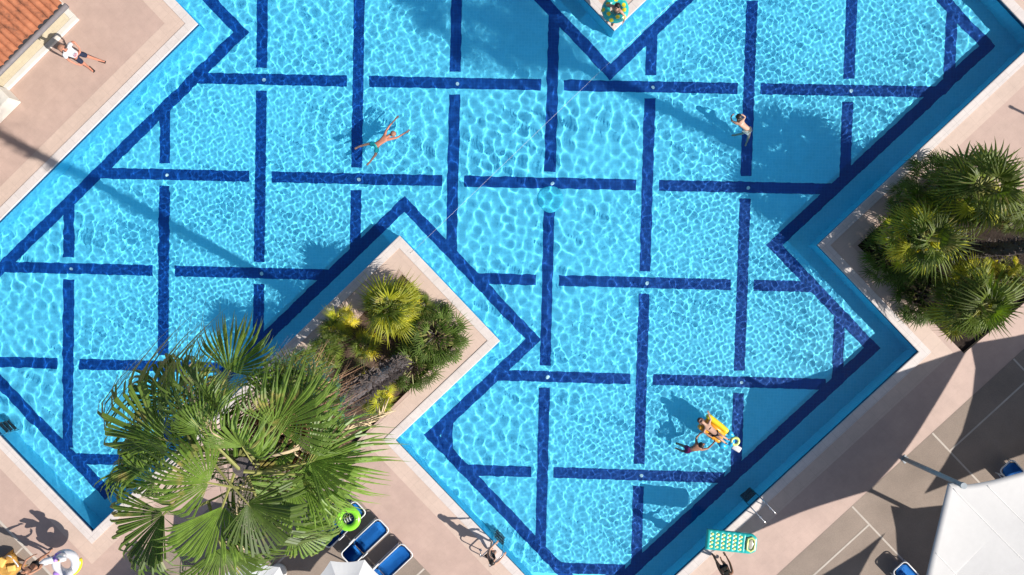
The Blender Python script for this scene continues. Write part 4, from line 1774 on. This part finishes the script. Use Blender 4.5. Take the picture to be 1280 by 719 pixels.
TALL = [fan_mesh('frond', 40, 1.16, R(70 + 7 * k), .06 + .05 * k, .92, fold=.9, split=.66, tip=.8 + .5 * k, seed=20 + k, mats=[M['leaf'], M['stalk']], cup=.05, curl=.3, vee=(.55, .4, .15, -.3)[k]) for k in range(4)]
WISPY = fan_mesh('frond', 22, 1.25, R(80), .30, .95, fold=.5, split=.30, tip=2.2, seed=31, mats=[M['leaf'], M['stalk']], wid=.55, curl=.9, vee=-.2)
DEAD = [fan_mesh('dead_frond', 26, .95, R(85), .55, .7, fold=.7, split=.35, tip=.9, seed=40 + k, mats=[M['straw'], M['straw']], wid=.7, curl=.5) for k in range(3)]


def tall_palm(label, base, top, fronds, nrand, seed, r0=.18, r1=.14, skirt=40, skirt_len=1.2, flowers=True, sc=1.0, wispy=False):
    base, top = Vector(base), Vector(top)
    root = thing('fan_palm_tree', label, 'palm tree', base, 0, 'tall fan palm trees')
    r = random.Random(seed)
    d = top - base
    bm = bmesh.new()
    trunk_mesh(bm, (0, 0, 0), d, r0, r1, seed)
    bm_obj('trunk', bm, M['bark'], root)
    bm = bmesh.new()
    boots(bm, (0, 0, 0), d, r0, r1, .02, .98, 900, seed)
    bm_obj('leaf_base', bm, M['boot'], root)
    for (off, az, el, roll, var, s_) in fronds:
        add_frond(TALL[var], root, d + off, az, el, roll, s_)
    for k in range(nrand):
        t = k / nrand
        az = k * 2.39996 + r.uniform(-.2, .2)
        el = R(62 - 112 * t) + r.uniform(-.12, .12)
        if wispy:
            el = R(-8 - 55 * t) + r.uniform(-.12, .12)
        add_frond(r.choice(TALL), root, d + Vector((math.cos(az) * .08, math.sin(az) * .08, .15 - .7 * t)), az, el, r.uniform(-.4, .4), r.uniform(.82, 1.05) * sc)
    if wispy:
        for az, el, dz in ((2.75, -.25, -.5), (2.95, .12, -.3), (3.5, -.35, -.7), (1.2, -.2, -.6), (4.4, -.4, -.6), (3.2, .05, -.4), (2.1, .5, .1)):
            add_frond(WISPY, root, d + Vector((0, 0, dz)), az, el, r.uniform(-.3, .3), r.uniform(.85, 1.05) * sc)
    for k in range(skirt):
        t = k / max(1, skirt)
        az = k * 2.39996 + r.uniform(-.3, .3)
        add_frond(r.choice(DEAD), root, d + Vector((math.cos(az) * r1 * .8, math.sin(az) * r1 * .8, -.55 - skirt_len * t)), az, R(-45 - 35 * t) + r.uniform(-.2, .2), r.uniform(-.6, .6), r.uniform(.8, 1.1), 'dead_frond')
    if flowers:
        for k in range(7):
            az = k * 2.1 + .3
            bm = bmesh.new()
            rr = random.Random(seed + k)
            dd = Vector((math.cos(az), math.sin(az), 0))
            ss = Vector((-dd.y, dd.x, 0))
            pts = [dd * .1, dd * .6 + Vector((0, 0, .12)), dd * 1.2 + Vector((0, 0, -.12)), dd * 1.75 + Vector((0, 0, -.65))]
            tube(bm, pts, [.016, .012, .009, .004], 5)
            for j in range(26):
                t = rr.uniform(.35, 1)
                i = min(2, int(t * 3))
                p = pts[i].lerp(pts[i + 1], t * 3 - i)
                q = p + ss * rr.uniform(-.22, .22) + dd * rr.uniform(-.05, .2) + Vector((0, 0, rr.uniform(-.28, .02)))
                tube(bm, [p, p.lerp(q, .5) + Vector((0, 0, .03)), q], [.006, .012, .005], 4)
            o = bm_obj('flower_stalk', bm, M['flower'], root)
            o.location = d + Vector((0, 0, -.25))
    return root


ZT = 16.5
tp = W(303, 584, ZT)
tb = W(507, 450, -.12)
spec = []
for hx, hy, ang_, el, dz, var, s_, roll in (
        (270, 518, 121, .30, .15, 0, 1.0, -.5), (218, 494, 120, -.35, -.5, 3, 1.0, .5), (289, 461, 62, -.10, -.6, 1, .75, .4),
        (346, 533, 40, .25, .15, 0, 1.0, .45), (392, 576, 14, .10, .0, 1, .95, -.35), (310, 636, -48, .15, .2, 2, 1.0, .25),
        (277, 640, -108, .05, .0, 0, .95, -.5), (198, 647, -137, -.02, -.3, 1, 1.05, .3), (186, 606, 190, -.15, -.3, 3, .8, -.4),
        (193, 550, 168, .12, -.1, 3, 1.15, -.2), (203, 566, 186, -.2, -.6, 0, 1.05, .7), (312, 604, 24, -.10, -.3, 2, .95, .6),
        (277, 691, -84, -.25, -.5, 1, .9, -.2), (372, 668, -28, -.35, -.7, 2, .75, .3), (258, 604, 150, .75, .3, 2, .75, .3),
        (368, 610, -25, -.15, -.6, 3, .8, -.5), (345, 500, 75, -.4, -.8, 1, .75, .2), (300, 560, 95, .85, .35, 1, .7, -.3)):
    az = R(ang_ + 1.4)
    zz = ZT + dz
    hub = W(hx, hy, zz)
    org = hub - Vector((math.cos(az) * math.cos(el), math.sin(az) * math.cos(el), math.sin(el))) * .92 * s_
    spec.append((org - tp, az, el, roll, var, s_ * .93))
tall_palm('tall fan palm whose green crown hides the lower left pool corner', tb, tp, spec, 6, 8, skirt=30, skirt_len=.8, wispy=True, sc=.9)
tb2 = W(1203, 314, -.12)
tp2 = tb2 + Vector((.15, .1, 15.1))
tall_palm('tall palm with dark trunk in the right planter, crown beyond the photo', tb2, tp2, [], 30, 9, r0=.24, r1=.18, skirt=34, skirt_len=1.9, sc=1.08)

SM = {}
for key, lf in (('low', 'leaf_low'), ('lime', 'leaf_lime'), ('gold', 'leaf_gold')):
    SM[key] = [fan_mesh('frond', 15, .52, R(100), .05 + .07 * k, .40, fold=.7, split=.40, tip=.25 + .3 * k, seed=60 + k, mats=[M[lf], M['stalk']], wid=1.0, cup=.12, vee=(.35, .1, -.2)[k]) for k in range(3)]
SM['dark'] = [fan_mesh('frond', 9, .40, R(105), .10 + .06 * k, .30, fold=.35, split=.30, tip=.35, seed=70 + k, mats=[M['leaf_dark'], M['stalk']], wid=.9) for k in range(3)]


def small_palm(px, py, z, size, n, mix, label, cat='fan palm', name='dwarf_fan_palm', seed=0, spreadz=.35, group='low palms in the planters', low=-35):
    r = random.Random(seed)
    c = W(px, py, z)
    root = thing(name, label, cat, (c.x, c.y, -.12), 0, group)
    heads = [(0, 0, z, 1.0, n if n < 30 else int(n * .52))]
    if n >= 30:
        a0 = r.uniform(0, 6.28)
        m_ = 2 if n < 50 else 3
        for k in range(m_):
            a = a0 + k * 6.28 / m_ + r.uniform(-.4, .4)
            d_ = size * r.uniform(.30, .48)
            heads.append((math.cos(a) * d_, math.sin(a) * d_, z * r.uniform(.62, .85), r.uniform(.62, .82), int(n * .42 / m_) + 3))
    for hi_, (hx, hy, hz_, hs, hn) in enumerate(heads):
        bm = bmesh.new()
        trunk_mesh(bm, (hx * .3, hy * .3, 0), (hx, hy, hz_ - .1), .075, .085, seed + hi_, 10, 18)
        bm_obj('trunk', bm, M['bark'], root)
        ph = r.uniform(0, 6.28)
        for k in range(hn):
            t = k / hn
            az = ph + k * 2.39996 + r.uniform(-.4, .4)
            el = R(78 - (78 - low) * t ** .85) + r.uniform(-.22, .22)
            # older, outer fronds are the yellower ones
            key = mix[min(len(mix) - 1, max(0, int(t * len(mix) + r.uniform(-.5, .5))))] if t > .05 else mix[0]
            p = Vector((hx + r.uniform(-.1, .1), hy + r.uniform(-.1, .1), hz_ + .12 - spreadz * t))
            add_frond(r.choice(SM[key]), root, p, az, el, r.uniform(-.5, .5), size * hs * r.uniform(.72, 1.12))
        if n >= 30:
            for k in range(4):
                az = r.uniform(0, 6.28)
                add_frond(r.choice(DEAD), root, Vector((hx, hy, hz_ - .2)), az, R(-50) + r.uniform(-.2, .2), 0, size * hs * r.uniform(.4, .55), 'dead_frond')
    return root


isl = [
    (486, 386, 1.5, 1.28, 58, ('low', 'lime', 'lime', 'lime', 'gold'), 'bright lime fan palm at the top of the island planter'),
    (462, 478, 1.3, .55, 20, ('lime', 'gold'), 'tiny yellow fan palm in the middle of the island planter'),
    (474, 503, .9, .85, 34, ('lime', 'low', 'lime', 'gold'), 'small lime fan palm low on the right planter side, beside bare soil'),
    (455, 432, .8, .75, 26, ('low', 'lime', 'gold'), 'small yellowing fan palm below the bright lime one'),
    (426, 398, 1.1, .62, 24, ('lime', 'gold', 'gold'), 'small golden fan palm at the upper left planter edge'),
    (416, 412, .9, .70, 22, ('low', 'lime'), 'small green fan palm just below the golden one at the planter edge'),
    (402, 442, 1.5, .85, 36, ('low', 'low', 'low'), 'dark green fan palm at the left of the island planter'),
    (372, 478, 2.2, 1.2, 40, ('low', 'low', 'lime'), 'green fan palm half under the tall palm crown'),
    (528, 382, .7, .6, 20, ('low', 'low'), 'small dark fan palm right of the bright lime one'),
]
for i, (px, py, z, s, n, mix, lb) in enumerate(isl):
    small_palm(px, py, z, s, n, mix, lb, seed=100 + i)


def shrub(px, py, z, rad_, n, label, seed):
    r = random.Random(seed)
    c = W(px, py, z)
    root = thing('leafy_shrub', label, 'shrub', (c.x, c.y, -.12), 0, 'dark leafy shrubs in the planters')
    for k in range(5):
        bm = bmesh.new()
        a = k * 1.3
        e_ = Vector((math.cos(a) * rad_ * .5, math.sin(a) * rad_ * .5, z * .8))
        tube(bm, [(0, 0, 0), e_ * .5 + Vector((0, 0, .1)), e_], [.03, .022, .012], 6)
        bm_obj('stem', bm, M['bark'], root)
    for k in range(n):
        a = k * 2.39996
        t = math.sqrt((k + .5) / n)
        rr = rad_ * .75 * t
        h = z * (1.0 - .55 * t * t) + r.uniform(-.15, .15)
        add_frond(r.choice(SM['dark']), root, Vector((math.cos(a) * rr, math.sin(a) * rr, h)), a + r.uniform(-.7, .7), R(70 - 70 * t) + r.uniform(-.3, .3), r.uniform(-.5, .5), r.uniform(.75, 1.15))
    return root


shrub(541, 422, 1.0, 1.02, 92, 'dense dark green shrub at the right corner of the island planter', 3)
shrub(516, 458, .75, .75, 46, 'lower green shrub beside the bare soil of the island planter', 4)

east = [
    (1226, 236, 3.3, 1.66, 74, ('low', 'low', 'low', 'lime', 'low'), 'largest green fan palm at the top of the right planter'),
    (1157, 298, 2.7, 1.38, 62, ('low', 'low', 'lime', 'lime', 'gold'), 'yellowish fan palm at the left of the right planter'),
    (1226, 384, 2.6, 1.40, 62, ('low', 'low', 'low', 'lime'), 'green fan palm at the lower end of the right planter'),
    (1215, 352, 1.2, .95, 26, ('lime', 'low', 'lime'), 'upright small fan palm just above the lower palm of the right planter'),
    (1150, 256, 1.6, .95, 40, ('low', 'low', 'low'), 'dark green fan palm between the two larger ones of the right planter'),
    (1262, 328, .8, .6, 20, ('lime', 'gold', 'gold'), 'tiny golden fan palm just below the dark trunk'),
    (1232, 330, .6, .5, 18, ('lime', 'gold'), 'smallest yellow fan palm left of the golden one by the trunk'),
    (1278, 350, .9, .75, 30, ('low', 'low', 'lime'), 'green fan palm at the right edge above the lower palm'),
    (1280, 262, 1.5, 1.0, 36, ('low', 'lime', 'low'), 'green fan palm at the right edge above the dark trunk'),
]
for i, (px, py, z, s, n, mix, lb) in enumerate(east):
    small_palm(px, py, z, s, n, mix, lb, seed=200 + i)
shrub(1125, 320, 1.0, .85, 70, 'dark low shrub at the left corner of the right planter', 11)
shrub(1160, 370, .5, .9, 70, 'dark low shrub along the lower left edge of the right planter', 12)
shrub(1180, 226, 1.0, .8, 60, 'dark low shrub along the upper left edge of the right planter', 13)

for o in rc:
    o.cycles.is_caustics_receiver = True
